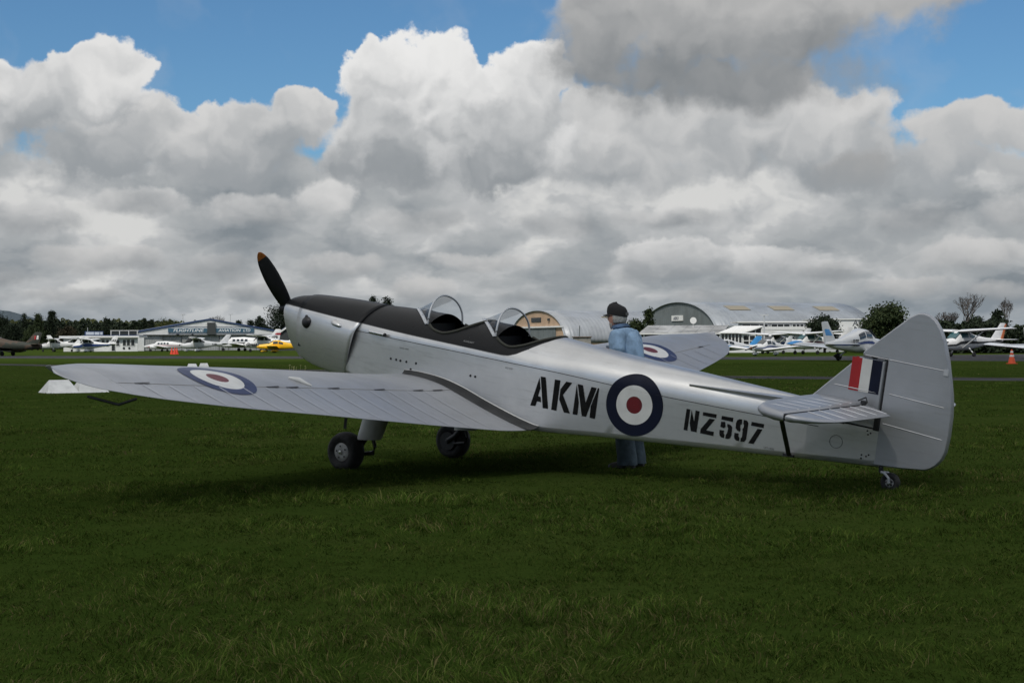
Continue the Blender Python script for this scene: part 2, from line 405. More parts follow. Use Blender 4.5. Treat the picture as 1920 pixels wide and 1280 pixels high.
# ------------------------------------------------------------------ the silver trainer aeroplane
def silver_mat(name, c=(.50, .51, .525), rough=.42, metal=.62, deck=False, bump=.05):
    m = bpy.data.materials.new(name); m.use_nodes = True; n = NT(m.node_tree); b = n.n['Principled BSDF']
    o = n.node('ShaderNodeTexCoord').outputs['Object']; x, y, z = n.sep(o)
    a = n.noise(o, 2.2, 6, .6); f = n.noise(n.v('MULTIPLY', o, (3, 9, 30)), 1.0, 5, .65); d = n.noise(o, 60, 3, .6)
    cc = n.mix(n.ss(a, .3, .7), n.rgb([q * 1.05 for q in c]), n.rgb([q * .90 for q in c]))
    cc = n.mix(n.m('MULTIPLY', n.ss(f, .50, .78), .30), cc, n.rgb((.25, .245, .225)))
    rr = n.m('ADD', n.lin(a, .3, .7, rough - .05, rough + .06), n.m('MULTIPLY', n.m('SUBTRACT', d, .5), .05))
    n.put(b.inputs['Metallic'], metal)
    if deck:
        fc = n.node('ShaderNodeFloatCurve'); n.l.new(n.lin(x, 0.0, 4.0), fc.inputs['Value'])
        cm = fc.mapping; cm.extend = 'HORIZONTAL'; cur = cm.curves[0]
        pts = [(0, .118), (.10, .122), (.30, .120), (.6, .112), (1.3, .094), (2.0, .080), (2.8, .070), (3.10, .066), (3.18, .072), (3.26, .10), (3.36, .16), (3.47, .24), (3.56, .31), (3.62, .36), (4.0, .9)]
        for i, (px_, pz) in enumerate(pts):
            if i == 0: cur.points[0].location = (px_ / 4, pz)
            elif i == len(pts) - 1: cur.points[1].location = (px_ / 4, pz)
        for px_, pz in pts[1:-1]: cur.points.new(px_ / 4, pz)
        for p in cur.points: p.handle_type = 'VECTOR'
        cm.update()
        k = n.m('GREATER_THAN', z, fc.outputs[0])
        k2 = n.m('GREATER_THAN', z, n.m('SUBTRACT', fc.outputs[0], .007))
        cc = n.mix(k2, cc, n.rgb((.05, .05, .05))); cc = n.mix(k, cc, n.rgb((.010, .0105, .011)))
        rr = n.m('ADD', n.m('MULTIPLY', n.m('SUBTRACT', 1.0, k), rr), n.m('MULTIPLY', k, n.lin(a, .3, .7, .40, .48)))
        n.put(b.inputs['Metallic'], n.m('MULTIPLY', n.m('SUBTRACT', 1.0, k2), metal)); n.put(b.inputs['Specular IOR Level'], n.m('SUBTRACT', .5, n.m('MULTIPLY', k, .34)))
    n.l.new(cc, b.inputs['Base Color']); n.l.new(rr, b.inputs['Roughness'])
    bp = n.node('ShaderNodeBump'); bp.inputs['Strength'].default_value = bump; bp.inputs['Distance'].default_value = .02
    n.l.new(n.noise(o, 3.5, 1, .4), bp.inputs['Height']); n.l.new(bp.outputs[0], b.inputs['Normal'])
    return m


SILV = silver_mat('silver_dope', (.63, .63, .62), .36, .80); SILVD = silver_mat('silver_dope_black_deck', (.63, .63, .62), .36, .80, deck=True)
FABR = silver_mat('silver_fabric', (.395, .403, .418), .44, .62)
COWL = silver_mat('silver_cowl', (.70, .70, .69), .36, .78, deck=True, bump=.02)
LEGS = mat('leg_silver', (.50, .50, .49), .5, .25, var=.08, vs=5)
BLK = mat('black_paint', (.012, .012, .013), .5, var=.2, vs=8)
SEAM = mat('seam_dark', (.05, .05, .05), .8)
DARK = mat('cockpit_dark', (.012, .013, .012), .85)
STEEL = mat('dark_steel', (.035, .035, .036), .45, .6)
BRIGHT = mat('bright_metal', (.62, .62, .62), .25, 1.0)
FRAME = mat('frame_grey', (.50, .51, .52), .4, .3)
RUB = mat('tyre_rubber', (.013, .013, .013), .8, var=.3, vs=12, bump=.3, bs=60)
NAVY = mat('insignia_blue', (.0040, .0065, .020), .55, var=.12, vs=6, spec=.2)
WBLUE = mat('insignia_wing_blue', (.009, .021, .085), .45, var=.12, vs=6)
RED = mat('insignia_red', (.115, .004, .007), .45, var=.12, vs=6)
FRED = mat('flash_red', (.36, .012, .014), .45, var=.1, vs=6)
WHT = mat('insignia_white', (.62, .615, .58), .45, var=.05, vs=6)
TAPE = mat('rib_tape', (.52, .53, .55), .5, .45)
WALK = mat('fillet_rubber', (.036, .037, .037), .6, var=.15, vs=5, spec=.25)
ORNG = mat('propeller_tip', (.33, .10, .01), .45)

BASE = Vector((1.7, 0, -1.325))
AO = Vector((-2.3825, 16.9641, 1.5707)); AE = Euler((.0113, .1618, -.6151), 'XYZ'); AM = AE.to_matrix()
acf = empty('training_aeroplane', AO + AM @ BASE, AE, 'silver open-cockpit trainer aeroplane with black upper deck and AKM lettering on grass', 'aeroplane')


def part(gm, name, m, parent=None, smooth=35):
    """a part of the trainer, in the trainer's own coordinates"""
    me = mesh(name, gm.V, gm.F, smooth) if isinstance(gm, G) else gm
    if parent is None: return link(name, me, m, acf, -BASE)
    return link(name, me, m, parent)


# fuselage shell ---------------------------------------------------
OPEN = [(2.10, 2.66, curve([2.10, 2.20, 2.32, 2.45, 2.56, 2.66], [.205, .165, .15, .185, .25, .3195])),
        (2.95, 3.52, curve([2.95, 3.05, 3.15, 3.28, 3.40, 3.52], [.205, .165, .145, .175, .235, .2935]))]


def arch(x, q):
    a = q * math.pi / 2; w, zl = float(W_(x)), float(ZL(x)); h = float(ZT(x)) - zl
    n_ = float(ND(x)); return w * max(0, math.cos(a)) ** (2 / n_), zl + h * max(0, math.sin(a)) ** (2 / n_)


def qmax(x):
    for x0, x1, zr in OPEN:
        if x0 + 1e-6 < x < x1 - 1e-6:
            zl = float(ZL(x)); h = float(ZT(x)) - zl
            return math.asin(min(1, ((float(zr(x)) - zl) / h)) ** (float(ND(x)) / 2)) * 2 / math.pi
    return 1.0


fus = G(); NQ = 15
segs = [(1.13, 2.10, False), (2.1001, 2.6599, True), (2.66, 2.95, False), (2.9501, 3.5199, True), (3.52, 6.86, False)]
for a, b_, cut in segs:
    xs = np.linspace(a, b_, max(6, int((b_ - a) / .055)))
    for sg in (-1, 1):
        V = []; F = []
        for x in xs:
            x = float(x); qm = qmax(x) if cut else 1.0
            for z in np.linspace(float(ZB(x)) + .05, float(ZL(x)), 6)[:-1]: V.append((x, sg * float(W_(x)), float(z)))
            for k in range(NQ + 1):
                y, z = arch(x, qm * k / NQ); V.append((x, sg * y, z))
        n = 5 + NQ + 1
        for i in range(len(xs) - 1):
            for j in range(n - 1):
                f = (i*n+j, i*n+j+1, (i+1)*n+j+1, (i+1)*n+j); F.append(f if sg < 0 else f[::-1])
        fus.add(V, F)
for xs in (np.linspace(1.13, 6.86, 70),):       # belly with rounded chines
    V = []; F = []; n = 9
    for x in xs:
        w, zb = float(W_(x)), float(ZB(x)); r = min(.05, w * .6)
        pr = [(-w, zb + .05), (-w + r * .08, zb + .025), (-w + r * .35, zb + .007), (-w + r, zb), (0, zb - .006), (w - r, zb), (w - r * .35, zb + .007), (w - r * .08, zb + .025), (w, zb + .05)]
        V += [(float(x), y, z) for y, z in pr]
    for i in range(len(xs) - 1):
        for j in range(n - 1): F.append((i*n+j, (i+1)*n+j, (i+1)*n+j+1, i*n+j+1))
    fus.add(V, F)
# closing bulkheads
for x in (1.14, 6.855):
    ring = [(x, -float(W_(x)), float(ZB(x)) + .05)] + [(x, -arch(x, k / 8)[0], arch(x, k / 8)[1]) for k in range(9)] + [(x, arch(x, k / 8)[0], arch(x, k / 8)[1]) for k in range(7, -1, -1)] + [(x, float(W_(x)), float(ZB(x)) + .05), (x, 0, float(ZB(x)) - .005)]
    fus.add(ring, [tuple(range(len(ring)))])
me = mesh('fuselage', fus.V, fus.F)
bm = bmesh.new(); bm.from_mesh(me); bmesh.ops.remove_doubles(bm, verts=bm.verts[:], dist=.0006); bm.to_mesh(me); bm.free()
me.polygons.foreach_set('use_smooth', [True] * len(me.polygons)); me.set_sharp_from_angle(angle=R(38))
fuselage = part(me, 'fuselage', SILVD)

# seam along the upper longeron
for sg in (-1, 1):
    t = G(); t.tube([(x, sg * (float(W_(x)) + .0005), float(ZL(x))) for x in np.linspace(1.2, 6.3, 60)], .0032, 5)
    part(t, 'longeron_seam', SEAM, fuselage)
# cockpit openings: rims, tubs, seats, instrument panels
RIM = mat('rim_padding', (.030, .030, .020), .75)
for ci, (x0, x1, zr) in enumerate(OPEN):
    xs = np.linspace(x0 + .012, x1 - .001, 26); L = []
    for x in xs:
        z = float(zr(x)); L.append((float(x), float(side_y(x, z)), z + .004))
    pts = [(x, -y, z) for x, y, z in L] + [(x, y, z) for x, y, z in L[::-1]]
    t = G(); t.tube(pts, .014, 8); part(t, 'cockpit_rim', RIM, fuselage, 60)
    t = G(); t.box(x0 - .16, x1 + .05, -.34, .34, -.42, -.40); t.box(x1 + .04, x1 + .06, -.34, .34, -.42, .13); t.box(x0 - .17, x0 - .15, -.34, .34, -.42, .16)
    for sg in (-1, 1): t.box(x0 - .16, x1 + .05, sg * .36 - .01, sg * .36 + .01, -.42, .06)
    part(t, 'cockpit_tub', DARK, fuselage)
    t = G(); t.box(x1 - .16, x1 - .12, -.20, .20, -.30, .12); t.box(x0 + .18, x1 - .13, -.20, .20, -.30, -.26); part(t, 'seat', mt('leather', (.035, .022, .014), .7), fuselage)
    t = G(); t.box(x0 - .12, x0 - .10, -.28, .28, -.10, .20); ip = part(t, 'instrument_panel', BLK, fuselage)
    # windscreen: hoop, base strip and glass
    HW = .285
    zf = float(deck_z(x0, HW)); A = np.linspace(0, math.pi, 41)
    top = .49 - zf if ci == 0 else .485 - zf
    hoop = [(x0 - .02 - .05 * math.sin(a) ** 2, -HW * math.cos(a) * (1 - .0 * math.sin(a)), zf + top * abs(math.sin(a)) ** .86) for a in A]
    basec = []
    for a in A:
        y = -HW * math.cos(a); x = x0 - .02 - .35 * (1 - abs(math.cos(a)) ** 1.12)
        basec.append((x, y, float(deck_z(x, y)) + .006))
    ws = empty('windscreen', (0, 0, 0)); ws.parent = acf; ws.location = -BASE
    t = G(); t.tube(hoop, .0105, 8); part(t, 'hoop', FRAME, ws, 60)
    t = G(); V = []
    for i, (x, y, z) in enumerate(basec):
        a = A[i]; k = .030
        xo = x - k * abs(math.sin(a)) - .018; yo = y * 1.0 + (-1 if y < 0 else 1) * k * .5 * abs(math.cos(a))
        V += [(x, y, z + .002), (xo, yo, float(deck_z(xo, yo)) + .006)]
    t.add(V, [(2*i, 2*i+1, 2*i+3, 2*i+2) for i in range(len(A) - 1)])
    bs_ = part(t, 'base_strip', FRAME, ws, 60); sol = bs_.modifiers.new('s', 'SOLIDIFY'); sol.thickness = .004
    for i in range(3, 38, 4):
        v = Vector(V[2*i]) * .5 + Vector(V[2*i+1]) * .5; t = G(); t.lathe([(.0001, .006), (.004, .006), (.005, 0)], v, 'z', 8); part(t, 'screw', STEEL, bs_)
    t = G(); V = []
    for i in range(len(A)):
        p, q = Vector(basec[i]), Vector(hoop[i])
        for k in range(5): V.append(p.lerp(q, k / 4))
    t.add(V, [(i*5+j, i*5+j+1, (i+1)*5+j+1, (i+1)*5+j) for i in range(len(A)-1) for j in range(4)])
    gm = mt('windscreen_glass', (1, 1, 1), .03); gn = NT(gm.node_tree)
    if not gm.get('done'):
        gm['done'] = 1; out = gm.node_tree.nodes['Material Output']
        tr = gn.node('ShaderNodeBsdfTransparent'); tr.inputs[0].default_value = (.95, .965, .98, 1)
        gl = gn.node('ShaderNodeBsdfGlossy'); gl.inputs['Roughness'].default_value = .04
        fr = gn.node('ShaderNodeFresnel'); fr.inputs[0].default_value = 1.45
        mx = gn.node('ShaderNodeMixShader'); gn.l.new(gn.m('MULTIPLY', fr.outputs[0], .38), mx.inputs[0]); gn.l.new(tr.outputs[0], mx.inputs[1]); gn.l.new(gl.outputs[0], mx.inputs[2])
        gn.l.new(mx.outputs[0], out.inputs[0])
    part(t, 'glass', gm, ws, 60)

# engine cowling -----------------------------------------------------
CW = curve([-.03, -.015, .03, .08, .14, .30, .6, .9, 1.27], [.10, .15, .205, .232, .252, .285, .325, .354, .379])
CT = curve([-.03, -.01, .03, .08, .14, .30, .6, .9, 1.27], [.12, .155, .185, .205, .222, .246, .264, .275, .281])
CB = curve([-.03, .0, .06, .12, .18, .24, .30, .37, .56, 1.03, 1.27], [-.03, -.08, -.17, -.245, -.31, -.358, -.388, -.408, -.452, -.488, -.50])
CZ0 = curve([-.03, .14, .4, 1.0, 1.27], [.05, .02, -.02, -.02, .0]); CN = curve([0, .3, .9, 1.27], [2.2, 2.3, 2.1, 1.8])


def cowl_half(x, z):
    """half width of the cowl at a height: rounded above, nearly flat tucked-in sides below"""
    w, zt, zb, z0 = float(CW(x)), float(CT(x)), float(CB(x)), float(CZ0(x))
    if z >= z0: n_ = float(CN(x)); y = w * max(0, 1 - min(1, (z - z0) / (zt - z0)) ** n_) ** (1 / n_)
    else: y = w * (1 - .27 * min(1, (z0 - z) / (z0 - zb)) ** 1.9)
    return y * (1 + .085 * max(0, min(1, (x - .75) / .5)) ** 1.5 * max(0, min(1, (.10 - z) / .12)))


def cowl_ring(x, sl=0.0):
    w, zt, zb, z0 = float(CW(x)), float(CT(x)), float(CB(x)), float(CZ0(x)); H_ = []
    n_ = float(CN(x))
    for k in range(14): a = math.pi / 2 * (1 - k / 14); z = z0 + (zt - z0) * math.sin(a) ** (2 / n_); H_.append((cowl_half(x, z) if k else 0.0, z))
    for k in range(11): z = z0 + (zb + .012 - z0) * k / 10; H_.append((cowl_half(x, z), z))
    yc = H_[-1][0]
    for f, d in ((.985, .005), (.95, .001), (.85, 0), (.5, -.002)): H_.append((yc * f, zb + d))
    pts = H_ + [(0.0, zb - .003)] + [(-y, z) for y, z in H_[:0:-1]]
    return [(x + sl * (1.108 + max(-.46, min(.28, z)) * .29 + .46 * .29 - 1.27), y, z) for y, z in pts]


t = G(); t.loft([cowl_ring(x) for x in (-.03, -.025, -.015, 0, .02, .05, .09, .14, .2, .26, .315)], True, False)
nose = part(t, 'nose_bowl', COWL, None, 40)
t = G(); xs = [.321] + list(np.linspace(.40, 1.27, 16)); t.loft([cowl_ring(x, max(0, (x - .5) / .77)) for x in xs], False, False)
cowl = part(t, 'cowling', COWL, None, 40); sol = cowl.modifiers.new('s', 'SOLIDIFY'); sol.thickness = .012; sol.offset = -1
t = G(); t.loft([[(x, y * .99, .0 + z * .99) for x, y, z in cowl_ring(q)] for q in (.30, .335)], True, True); part(t, 'cowl_joint', SEAM)
t = G(); t.loft([[(x, y * .90, .0 + z * .92) for x, y, z in cowl_ring(q)] for q in (.9, 1.12)], True, True); part(t, 'firewall', DARK)


def on_cowl(x, z, d=0.0): return (x, -(cowl_half(x, z) + d), z)


def blister(name, x, z, lx, lz, h, m, rot=0.0, parent=None, pts=None):
    """raised teardrop on the cowl side"""
    V = []; F = []; nr, ns = 5, 20
    for i in range(nr + 1):
        r = i / nr
        for j in range(ns):
            a = 2 * math.pi * j / ns; u = r * lx * math.cos(a) * (1.25 if math.cos(a) > 0 else .8); v = r * lz * math.sin(a)
            cx, cz = u * math.cos(rot) - v * math.sin(rot), u * math.sin(rot) + v * math.cos(rot)
            V.append(on_cowl(x + cx, z + cz, .009 + h * math.sqrt(max(0, 1 - r * r))))
    for i in range(nr):
        for j in range(ns): F.append((i*ns+j, i*ns+(j+1) % ns, (i+1)*ns+(j+1) % ns, (i+1)*ns+j))
    gg = G(); gg.add(V, F); return part(gg, name, m, parent or cowl, 60)


blister('intake_scoop', .475, -.025, .070, .064, .040, BLK, .5)
blister('intake_lip', .470, .034, .022, .026, .016, BLK, 1.2)
blister('rocker_blister', .935, .040, .085, .034, .045, SILV, -.18)
blister('cooling_hole', .900, -.030, .030, .038, .002, BLK)
blister('drain_hole', .565, -.060, .010, .010, .001, BLK)
for x, z in ((.36, -.28), (.985, -.425)):
    p = Vector(on_cowl(x, z, .010)); t = G(); t.box(p.x - .012, p.x + .03, p.y - .006, p.y + .006, p.z - .012, p.z + .0); t.box(p.x - .006, p.x + .006, p.y - .007, p.y + .006, p.z - .012, p.z + .03); part(t, 'cowl_catch', STEEL, cowl)
t = G(); t.tube([on_cowl(x, float(CB(x)) + .045, .004) for x in np.linspace(.56, 1.06, 12)], .005, 6); part(t, 'cowl_hinge', SILV, cowl)
t = G(); t.tube([(.62, -.16, -.43), (.63, -.16, -.475)], .016, 8); part(t, 'drain_pipe', BLK)
t = G(); t.tube([(1.455, -.425, .032), (1.66, -.432, .030)], .017, 12); ex = part(t, 'exhaust_stub', BRIGHT); t = G(); t.tube([(1.655, -.432, .030), (1.672, -.432, .030)], .019, 12); part(t, 'exhaust_end', BLK, ex)

# propeller ---------------------------------------------------------------
hubz = .045
pr = empty('propeller', (0, 0, 0)); pr.parent = acf; pr.location = -BASE
t = G(); t.lathe([(.001, -.20), (.045, -.195), (.05, -.17), (.085, -.16), (.085, -.07), (.075, -.03), (.0, -.0)], (0, 0, hubz), 'x', 20); part(t, 'hub', BLK, pr)
ux, uz = -.551, .600; ln = math.hypot(ux, uz); uy, uz = ux / ln, uz / ln      # blade direction in the (starboard, up) plane
for sg in (1, -1):
    def blade(r0, r1, n):
        rings = []
        for r in np.linspace(r0, r1, n):
            q = r / .815
            c = float(curve([0, .12, .3, .55, .8, .93, .985, 1.0], [.066, .074, .083, .087, .073, .046, .022, .003])(q))
            th = float(curve([0, .3, .7, 1.0], [.040, .024, .012, .004])(q)); tw = float(curve([0, .15, .5, 1.0], [1.05, .95, .50, .28])(q))
            o = Vector((-.10, sg * uy * r, hubz + sg * uz * r)); tang = Vector((0, -uz, uy)) * sg
            ca, sa = math.cos(tw), math.sin(tw)
            cd = tang * ca - Vector((1, 0, 0)) * sa; nd = Vector((1, 0, 0)) * ca + tang * sa
            rings.append([o + cd * c * math.cos(a) + nd * th * math.sin(a) for a in np.linspace(0, 2 * math.pi, 14, endpoint=False)])
        return rings
    t = G(); t.loft(blade(.03, .725, 26)); bl = part(t, 'blade', BLK, pr, 60)
    t = G(); t.loft(blade(.725, .815, 10)); part(t, 'blade_tip', ORNG, bl, 60)

# wings -------------------------------------------------------------------
HC = 2.655                     # x of the control surface hinge line
def wz(sg, y, x, top=True): return float(wing_z(y, x, top)) + (.035 * (y - .3) if sg > 0 else 0)


def foil(sg, y, xa, xb, n=18):
    """closed section between two x positions (port sg=-1, starboard +1)"""
    le, te = float(LE(y)), float(TE(y)); xa = le if xa is None else max(xa, le + .0); xb = te if xb is None else xb
    u = [.5 - .5 * math.cos(math.pi * k / n) if xa <= le + 1e-6 else k / n for k in range(n + 1)]
    if xa <= le + 1e-6: u = [k ** 1.25 for k in u]
    X = [xa + (xb - xa) * k for k in u]
    T = [(x, sg * y, wz(sg, y, x)) for x in X]; B = [(x, sg * y, wz(sg, y, x, False)) for x in X[::-1]]
    if xb >= te - 1e-6: B[0] = (te, sg * y, T[-1][2] - .003)
    if xa <= le + 1e-6: B = B[:-1] + [(le + .0005, sg * y, wz(sg, y, le) - .001)]
    return T + B


for sg in (-1, 1):
    wg = empty('wing', (0, 0, 0)); wg.parent = acf; wg.location = -BASE
    if sg < 0: wg['label'] = 'near wing with roundel, stretching to the left'
    YS = list(np.linspace(.34, 4.7035, 44))
    t = G(); t.loft([foil(sg, y, None, HC) for y in YS] ); part(t, 'wing_panel', FABR, wg, 40)
    t = G(); t.loft([foil(sg, y, None, None) for y in [4.705, 4.76, 4.82, 4.88, 4.94, 4.99, 5.03, 5.07, 5.10, 5.125, 5.14, 5.149]]); part(t, 'wing_tip', FABR, wg, 50)
    for nm, ya, yb in (('flap', .613, 2.705), ('aileron', 2.707, 4.7035)):
        t = G(); t.loft([foil(sg, y, HC + .004, None, 10) for y in np.linspace(ya, yb, 22)]); part(t, nm, FABR, wg, 40)
    t = G(); t.loft([foil(sg, y, HC + .004, None, 10) for y in (.34, .45, .612)]); part(t, 'root_panel', FABR, wg, 40)
    # rib tapes behind the hinge, light strips just proud of the fabric
    for y in list(np.arange(.98, 4.68, .268)):
        V = []; xx = np.linspace(HC + .03, float(TE(y)) - .03, 8)
        for x in xx:
            for d in (-.006, .006): V.append((x, sg * (y + d), wz(sg, y, x) + .006))
        t = G(); t.add(V, [(2*i, 2*i+1, 2*i+3, 2*i+2) for i in range(7)]); part(t, 'rib_tape', TAPE, wg)
    # hinge brackets, slots
    for y in (.75, 1.05, 1.62, 2.25, 2.78, 3.02, 4.45):
        t = G(); t.add([(HC + dx_, sg * (y + dy_), wz(sg, y, HC + dx_) + .006) for dy_ in (-.075, .075) for dx_ in (-.004, .014)], [(0, 1, 3, 2)]); part(t, 'hinge_slot', BLK, wg)
    t = G(); V = []
    for y in np.linspace(.36, 4.68, 40): V += [(HC - .002, sg * y, wz(sg, y, HC) + .0015), (HC + .007, sg * y, wz(sg, y, HC + .007) + .0015)]
    t.add(V, [(2*i, 2*i+1, 2*i+3, 2*i+2) for i in range(39)]); part(t, 'hinge_gap', mt('gap_grey', (.19, .18, .16), .7), wg)
    # leading edge / spar seams
    # roundel on the upper surface
    rd = empty('roundel', (0, 0, 0)); rd.parent = wg
    for nm, r0, r1, m_, dz_ in (('blue_ring', .225, .33, WBLUE, .004), ('white_ring', .095, .225, WHT, .004), ('red_disc', .0, .095, RED, .004)):
        V = []; F = []; nr, ns = 9, 64
        for i in range(nr + 1):
            r = max(.0005, r0 + (r1 - r0) * i / nr)
            for j in range(ns):
                a = 2 * math.pi * j / ns; x, y = 2.49 + r * math.cos(a), 3.5 + r * math.sin(a)
                zc = max(wz(sg, y, x), wz(sg, y, HC) if abs(x - HC) < .012 else -9)
                V.append((x, sg * y, zc + dz_))
        for i in range(nr):
            for j in range(ns): F.append((i*ns+j, i*ns+(j+1) % ns, (i+1)*ns+(j+1) % ns, (i+1)*ns+j))
        t = G(); t.add(V, F); part(t, nm, m_, rd, 60)
    # root fillet strip
    V = []; xx = np.linspace(1.95, 3.64, 30)
    for x in xx:
        q = (x - 1.95) / 1.69; wd = .035 + .10 * min(1, q * 2.2)
        yi = float(W_(min(x, 3.6))) + .004; yo = yi + wd
        V += [(x, sg * yi, wz(sg, max(.34, yi), min(x, 3.6)) + .040), (x, sg * (yi + .35 * wd), wz(sg, yi + .35 * wd, min(x, 3.58)) + .016), (x, sg * yo, wz(sg, yo, min(x, 3.56)) + .003)]
    t = G(); t.add(V, [(3*i+k, 3*i+k+1, 3*i+k+4, 3*i+k+3) for i in range(29) for k in (0, 1)]); part(t, 'root_fillet', WALK, wg, 60)
    V = []
    for x in xx:
        yi = float(W_(min(x, 3.6))) + .004; V += [(x, sg * (yi - .002), wz(sg, yi, min(x, 3.6)) + .047), (x, sg * (yi + .006), wz(sg, yi, min(x, 3.6)) + .041)]
    t = G(); t.add(V, [(2*i, 2*i+1, 2*i+3, 2*i+2) for i in range(29)]); part(t, 'fillet_edge', SILV, wg, 60)
# fuel filler fairing, tie-down handle on the port upper wing; pitot head under the tip
t = G(); t.tube([(2.44, -2.60, wz(-1, 2.60, 2.44) + .004), (2.52, -2.56, wz(-1, 2.56, 2.52) + .012), (2.62, -2.50, wz(-1, 2.5, 2.62) + .004)], [.012, .026, .008], 10); part(t, 'aileron_fairing', WHT)
t = G(); t.tube([(2.90, -4.70, -.215), (2.80, -4.78, -.275), (2.52, -4.84, -.262)], .011, 8); part(t, 'pitot_head', STEEL)
for y in (2.72,):
    t = G(); t.box(TE(y) - .03, TE(y) - .01, -y - .008, -y + .008, ZE(y) - .10, ZE(y) - .01); part(t, 'balance_arm', STEEL)

# side markings ------------------------------------------------------------
LET = {'A': [[(3.581, -0.076), (3.605, -0.173), (3.589, -0.25), (3.62, -0.255), (3.629, -0.302), (3.585, -0.301), (3.573, -0.35), (3.517, -0.354)], [(3.592, -0.062), (3.647, -0.062), (3.714, -0.351), (3.656, -0.354)]], 'K': [[(3.748, -0.064), (3.807, -0.063), (3.805, -0.353), (3.749, -0.353)], [(3.872, -0.063), (3.934, -0.065), (3.853, -0.192), (3.951, -0.352), (3.887, -0.354), (3.82, -0.242), (3.819, -0.146)]], 'M': [[(3.984, -0.069), (4.03, -0.239), (4.031, -0.352), (3.98, -0.352)], [(3.994, -0.065), (4.049, -0.067), (4.1, -0.224), (4.14, -0.067), (4.194, -0.068), (4.122, -0.352), (4.078, -0.352)], [(4.208, -0.066), (4.22, -0.067), (4.217, -0.353), (4.161, -0.354), (4.157, -0.246)]], 'N': [[(5.099, -0.099), (5.135, -0.099), (5.133, -0.292), (5.097, -0.292)], [(5.148, -0.102), (5.186, -0.202), (5.185, -0.098), (5.224, -0.101), (5.22, -0.291), (5.167, -0.29), (5.146, -0.223)]], 'Z': [[(5.257, -0.101), (5.384, -0.099), (5.384, -0.133), (5.258, -0.132)], [(5.325, -0.147), (5.375, -0.147), (5.307, -0.256), (5.382, -0.258), (5.378, -0.295), (5.255, -0.293), (5.255, -0.255)]], '5': [[(5.433, -0.103), (5.541, -0.102), (5.541, -0.138), (5.434, -0.136)], [(5.435, -0.154), (5.472, -0.151), (5.482, -0.193), (5.468, -0.209), (5.433, -0.202)], [(5.43, -0.23), (5.473, -0.228), (5.472, -0.253), (5.481, -0.265), (5.48, -0.295), (5.454, -0.293), (5.438, -0.28), (5.432, -0.261)], [(5.494, -0.164), (5.52, -0.166), (5.542, -0.186), (5.545, -0.258), (5.535, -0.287), (5.516, -0.296), (5.493, -0.296), (5.493, -0.263), (5.502, -0.248), (5.507, -0.202), (5.495, -0.186)]], '9': [[(5.58, -0.114), (5.599, -0.102), (5.623, -0.102), (5.626, -0.144), (5.613, -0.151), (5.614, -0.175), (5.621, -0.188), (5.618, -0.213), (5.591, -0.206), (5.573, -0.185), (5.572, -0.14)], [(5.637, -0.102), (5.664, -0.103), (5.683, -0.12), (5.683, -0.268), (5.668, -0.293), (5.633, -0.297), (5.632, -0.266), (5.642, -0.258), (5.641, -0.199), (5.635, -0.187), (5.646, -0.167), (5.645, -0.145), (5.638, -0.137)], [(5.569, -0.23), (5.609, -0.23), (5.61, -0.255), (5.621, -0.266), (5.622, -0.296), (5.595, -0.296), (5.577, -0.283), (5.57, -0.262)]], '7': [[(5.711, -0.106), (5.825, -0.106), (5.825, -0.141), (5.71, -0.14)], [(5.771, -0.157), (5.816, -0.156), (5.754, -0.297), (5.706, -0.297)]]}
LETM = mat('stencil_black', (.008, .008, .008), .75, var=.2, vs=20, spec=.12)
def side_pt(x, z, d=.0035): return (x, -(float(side_y(x, z)) + d), z)
for k, polys in LET.items():
    bm = bmesh.new()
    for poly in polys: bm.faces.new([bm.verts.new(side_pt(*p)) for p in poly])
    bm.normal_update(); bmesh.ops.triangulate(bm, faces=bm.faces[:]); me = bpy.data.meshes.new('letter'); bm.to_mesh(me); bm.free()
    o = part(me, 'letter', LETM); o['label'] = 'black stencilled character ' + k
for sg in (-1, 1):
    rd = empty('roundel', (0, 0, 0)); rd.parent = acf; rd.location = -BASE
    for nm, r0, r1, m_ in (('blue_ring', .180, .284, NAVY), ('white_ring', .079, .180, WHT), ('red_disc', .0, .079, RED)):
        V = []; F = []; nr, ns = 9, 72
        for i in range(nr + 1):
            r = max(.0005, r0 + (r1 - r0) * i / nr)
            for j in range(ns):
                a = 2 * math.pi * j / ns; p = side_pt(4.592 + r * math.cos(a), -.157 + r * math.sin(a)); V.append((p[0], p[1] * -sg, p[2]))
        for i in range(nr):
            for j in range(ns): F.append((i*ns+j, i*ns+(j+1) % ns, (i+1)*ns+(j+1) % ns, (i+1)*ns+j))
        t = G(); t.add(V, F); part(t, nm, m_, rd, 60)
for x, z in ((1.756,-.197),(1.828,-.196),(1.885,-.197),(1.963,-.195),(2.088,-.19),(2.029,-.26),(2.776,-.196),(2.835,-.196)):
    p = Vector(side_pt(x, z, 0)); t = G(); t.lathe([(.001, -.006), (.010, -.006), (.013, 0)], p, 'y', 12); part(t, 'bolt_head', STEEL)
sten = mt('stencil_grey', (.09, .09, .088), .6)
for s_, x, z in (('SLING HERE', 1.86, -.075), ('NO STEP', 3.18, -.055), ('LIFT HERE', 6.02 - .17, -.315)):
    me = text_mesh(s_, .022); o = link('small_stencil', me, sten, acf)
    o.matrix_local = Matrix.Translation(-BASE + Vector(side_pt(x, z, .006))) @ Matrix.Rotation(R(90), 4, 'X')
    if x > 5: o.matrix_local = Matrix.Translation(-BASE + Vector(side_pt(x, z, .006))) @ Matrix.Rotation(math.atan2(.08, .61), 4, 'Z') @ Matrix.Rotation(R(90), 4, 'X')
me = text_mesh('AUXILIARY', .026); o = link('small_stencil', me, mt('stencil_pale', (.3, .3, .29), .6), acf)
o.matrix_local = Matrix.Translation(-BASE + Vector(side_pt(2.62, .115, .012))) @ Matrix.Rotation(R(62), 4, 'X')

